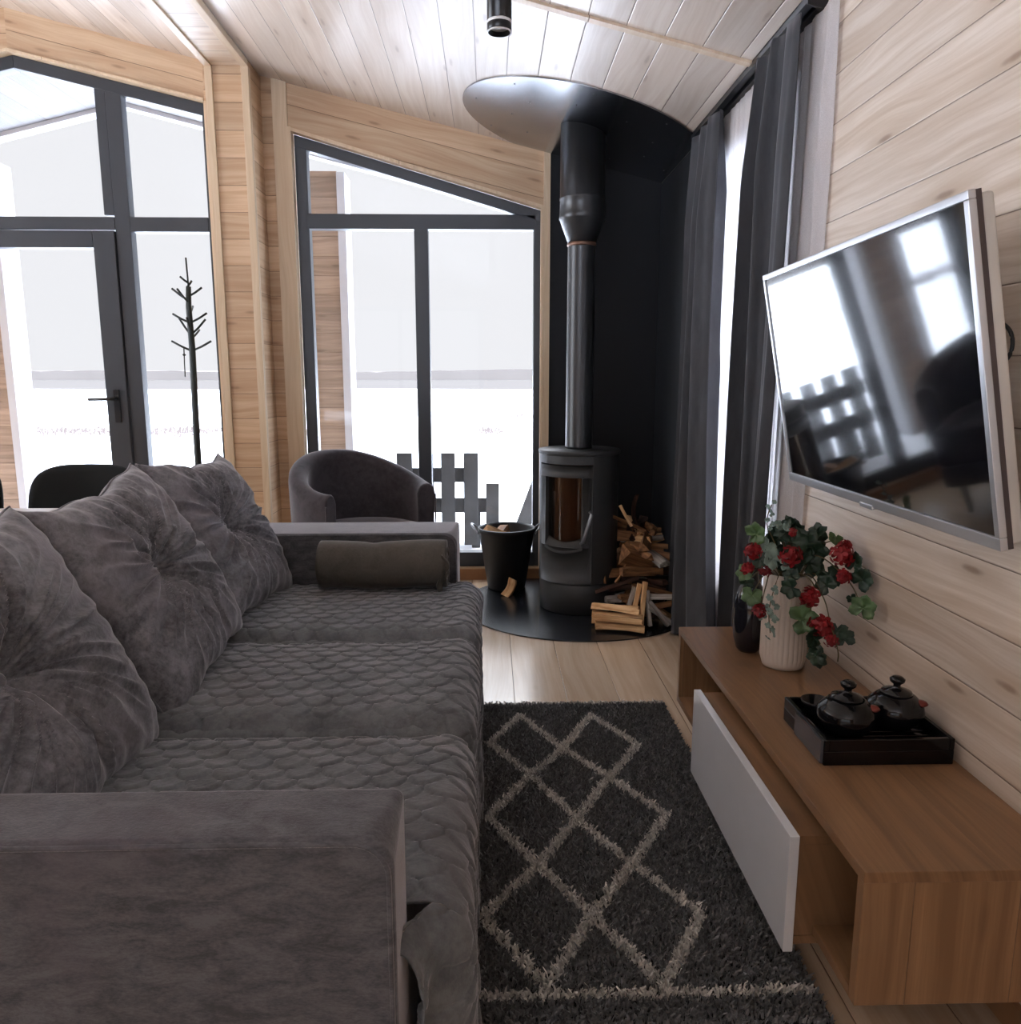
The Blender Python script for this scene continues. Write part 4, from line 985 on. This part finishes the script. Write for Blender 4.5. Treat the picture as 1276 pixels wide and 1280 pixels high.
pillow((-.84, 1.295, .640), (R_(-2), R_(-28), R_(2)), .64, .57, .22, 8, 'grey tufted velvet pillow nearest the camera', but=(-.02, 0))

# rolled blanket against the far arm
m = M(); rr = .082
def spiral(t_): return rr*(1-.0*t_)
n = 64; rings = []
for i in range(40):
    q = i/39; x = (q-.5)*.43
    ring = []
    for j in range(n):
        a = 2*PI*j/n; r1 = rr*(1+.02*math.sin(3*a+q*4)+.03*math.sin(q*8+1)*math.sin(a))*(1-.06*math.exp(-((q-.42)/.06)**2)*(math.sin(a) > 0))
        sq = .96 if math.sin(a) < 0 else 1
        ring.append((x, r1*math.cos(a)*1.05, r1*math.sin(a)*sq))
    rings.append(ring)
m.ring(rings, True, True, True)
bl = thing('rolled_blanket', 'rolled grey-brown blanket lying against the far armrest', 'blanket', (-.365, 2.645, .515), (0, 0, R_(-1)))
obj('roll', m, m_blanket, bl, bevel=0)
m = M(); spl = []
for i in range(120):
    a = i/119*5.2*PI; r1 = rr*.97*(1-i/119*.9); spl.append((.2165, r1*math.cos(a+2.4), r1*math.sin(a+2.4)))
m.tube(spl, .0035, 6); obj('rolled_edge', m, m_blanket, bl)
m = M(); P = np.zeros((12, 10, 3))
for i in range(12):
    for j in range(10):
        P[i, j] = (.205+.022*math.sin(i*.5)*j/9+.004*j/9, -.070-.012*j/9, .05-.125*i/11)
m.grid(P); o = obj('loose_flap', m, m_blanket, bl); k_ = o.modifiers.new('t', 'SOLIDIFY'); k_.thickness = .005

# ------------------------------------------------------------------ tub armchair
ac = thing('tub_armchair', 'dark velvet tub armchair by the column behind the sofa', 'armchair', (-.605, 3.76, 0), (0, 0, R_(43)))
RO, TK = .345, .085; A0 = R_(118)
def topz(a):   # a: angle from back (+y)
    q = abs(a)/A0; return .79-.155*(.5-.5*math.cos(PI*min(1, q**1.15)))
rings = []; nn = 56
for i in range(nn+1):
    a = -A0+2*A0*i/nn; zt1 = topz(a); flare = 1.0
    def pt(r, z): return (r*math.sin(a), r*math.cos(a)*.98, z)
    ro = RO*(1+.0*zt1); ri = RO-TK
    prof = [(ri+.004, .16), (ro-.03, .16), (ro-.012, .3), (ro, .5), (ro+.004, zt1-.05)]
    for k in range(1, 8):
        b_ = PI*k/8; prof.append(((ro+ri)/2+.004+(TK/2)*math.cos(b_), zt1-.045+.045*math.sin(b_)))
    prof += [(ri, zt1-.05), (ri+.002, .5), (ri, .34)]
    rings.append([pt(r, z) for r, z in prof])
m = M(); m.ring(rings, True, True, True)
obj('shell', m, m_chair, ac, bevel=.010, seg=3)
m = M(); prof = []
def seatr(a, s_):
    # D shaped cushion
    r0 = (RO-TK-.006)*s_
    fy = -.30*s_
    x_, y_ = r0*math.sin(a), r0*math.cos(a)
    if math.cos(a) < 0:
        x_ = r0*(1 if math.sin(a) > 0 else -1)*min(1, abs(math.sin(a))*1.5); y_ = max(fy, r0*math.cos(a)*1.6)
    return x_, y_
rings = []
for s_, z in ((.93, .262), (.99, .28), (1.0, .40), (.985, .425), (.93, .442), (.6, .455), (.02, .46)):
    rings.append([(*seatr(2*PI*j/48, s_), z) for j in range(48)])
m.ring(rings, True, True, True); obj('seat_cushion', m, m_chair, ac)
rings = [[(*seatr(2*PI*j/48, s_), z) for j in range(48)] for s_, z in ((.96, .162), (.985, .17), (.985, .258))]
m = M(); m.ring(rings, True, True, True); obj('base', m, m_chair, ac)
for sx_ in (-1, 1):
    for sy_ in (-.2, .2):
        m = M(); m.lathe([(.012, 0), (.020, .161)], (sx_*.2, sy_, 0), 14); obj('leg', m, m_darkwood, ac)
    # seam cord at arm front edge
    a = sx_*A0; m = M()
    m.tube([((RO+.004)*math.sin(a), (RO+.004)*math.cos(a)*.98, z) for z in np.linspace(.18, topz(a)-.05, 12)], .004, 6); obj('piping', m, m_chair, ac)

# ------------------------------------------------------------------ dining table and chairs behind the sofa
dt = thing('dining_table', 'white topped dining table behind the sofa', 'table', (-1.95, 2.0, 0))
b = M(); b.box(-.62, -.42, .725, .62, .44, .75); obj('tabletop', b, m_table, dt, bevel=.003)
for sx_ in (-1, 1):
    for sy_ in (-1, 1):
        b = M(); b.box(sx_*.56-.025, sy_*.36-.025, 0, sx_*.56+.025, sy_*.36+.025, .7245); obj('leg', b, m_blackmetal, dt)
def dining_chair(loc, rz, label):
    c = thing('dining_chair', label, 'chair', loc, (0, 0, rz))
    m = M(); n1, n2 = 34, 22; P = np.zeros((n1, n2, 3))
    # one-piece upholstered back: rounded superellipse plate curved around the sitter
    rings = []
    for side in (0, 1):
        pass
    outl = []
    for j in range(64):
        a = 2*PI*j/64; ex = 2/4.2
        outl.append((.195*np.sign(math.cos(a))*abs(math.cos(a))**ex, .20*np.sign(math.sin(a))*abs(math.sin(a))**ex))
    def bp(x_, z_, d): return (x_*(1-.10*(z_ < 0)*(-z_/.2)), .20+.03+(z_*.16)-1.6*x_*x_+d, .635+z_)
    for s_, d in ((.0, -.030), (.5, -.029), (.85, -.024), (.97, -.014), (1.0, 0), (.97, .014), (.85, .022), (.5, .026), (.0, .027)):
        rings.append([bp(x_*max(s_, .001), z_*max(s_, .001), d) for x_, z_ in outl])
    m.ring(rings[::-1], True, False, False); obj('backrest', m, m_dinchair, c)
    rings = []
    for s_, z in ((.9, .405), (.99, .415), (1., .44), (.96, .458), (.7, .468), (.02, .47)):
        rings.append([(x_*1.18*s_, z_*1.05*s_, z) for x_, z_ in outl])
    m = M(); m.ring(rings, True, True, True); obj('seat', m, m_dinchair, c)
    for sx_ in (-1, 1):
        m = M(); m.tube([(sx_*.13, .19, .42), (sx_*.13, .215, .46), (sx_*.12, .205, .50)], .011, 8); obj('back_bracket', m, m_blackmetal, c)
        for sy_ in (-1, 1):
            m = M(); m.tube([(sx_*.13, sy_*.13, .404), (sx_*.20, sy_*.20, .0)], .011, 10); obj('leg', m, m_blackmetal, c)
    return c
dining_chair((-1.465, 2.66, 0), R_(0), 'black upholstered dining chair rising behind the middle pillow')
dining_chair((-1.945, 2.66, 0), R_(0), 'black upholstered dining chair cut off at the left edge of the photo')

# ------------------------------------------------------------------ coat stand
cr = thing('coat_stand', 'dark metal coat stand with branching hooks by the left window', 'coat stand', (-1.53, 4.16, 0))
m = M(); m.tube([(0, 0, .01), (0, 0, .8), (.008, 0, 1.30), (.004, 0, 1.5), (.01, 0, 1.60)], .019, 10, taper=lambda u: 1-.35*u); m.tube([(.01, 0, 1.59), (.006, 0, 1.74)], .0045, 8); obj('pole', m, m_iron, cr)
m = M(); m.lathe([(0, 0), (.13, 0), (.13, .008), (.02, .014), (0, .014)], n=32, cap=False); obj('base', m, m_iron, cr)
for (z0, L, up, a) in ((1.28, .10, .05, 0), (1.28, .10, .05, PI), (1.36, .075, .08, .2), (1.36, .06, .085, PI-.2), (1.42, .085, .05, .1), (1.42, .085, .045, PI), (1.55, .07, .045, 0), (1.53, .08, .06, PI), (1.62, .035, .028, PI), (1.60, .03, .03, 1.2), (1.34, .085, .05, 1.4), (1.46, .085, .05, 1.7), (1.52, .08, .06, 4.4), (1.38, .085, .06, 4.9)):
    m = M(); m.tube([(.006, 0, z0), (.006+L*.5*math.cos(a), L*.5*math.sin(a), z0+up*.45), (.006+L*math.cos(a), L*math.sin(a), z0+up)], .0055, 7); obj('hook', m, m_iron, cr)
m = M(); m.tube([(-.03, -.01, 1.30), (-.032, -.012, 1.22), (-.033, -.012, 1.15)], .003, 6); m.lathe([(0, -.008), (.010, 0), (0, .010)], (-.031, -.011, 1.26), 10)
obj('hanging_cord', m, m_iron, cr)

# ------------------------------------------------------------------ ceiling spot
sl = thing('ceiling_spotlight', 'black cylindrical ceiling spotlight at the top of the picture', 'lamp', (.027, 2.08, zc(.027)+.012))
m = M(); m.lathe([(.0, -.004), (.030, -.004), (.030, -.40), (.0285, -.402)], n=40, cap=False); m.lathe([(.0285, -.402), (.0285, -.406), (.030, -.408), (.030, -.424), (.0265, -.426), (.0245, -.412), (.0, -.412)], n=40, cap=False)
m.lathe([(.0, .004), (.0305, .004), (.0305, -.006), (.0, -.006)], n=40)
obj('housing', m, m_blackmetal, sl)
m = M(); m.lathe([(.0292, -.4005), (.0308, -.402), (.0308, -.4055), (.0292, -.407)], n=40, cap=False); m.lathe([(.027, -.4245), (.0303, -.4247), (.0303, -.427), (.027, -.427)], n=40, cap=False); obj('trim_ring', m, m_lens, sl, 'white ring')
m = M(); m.lathe([(0, -.4125), (.0243, -.4125), (.022, -.416), (0, -.418)], n=32, cap=False); obj('lens', m, m_lens, sl)
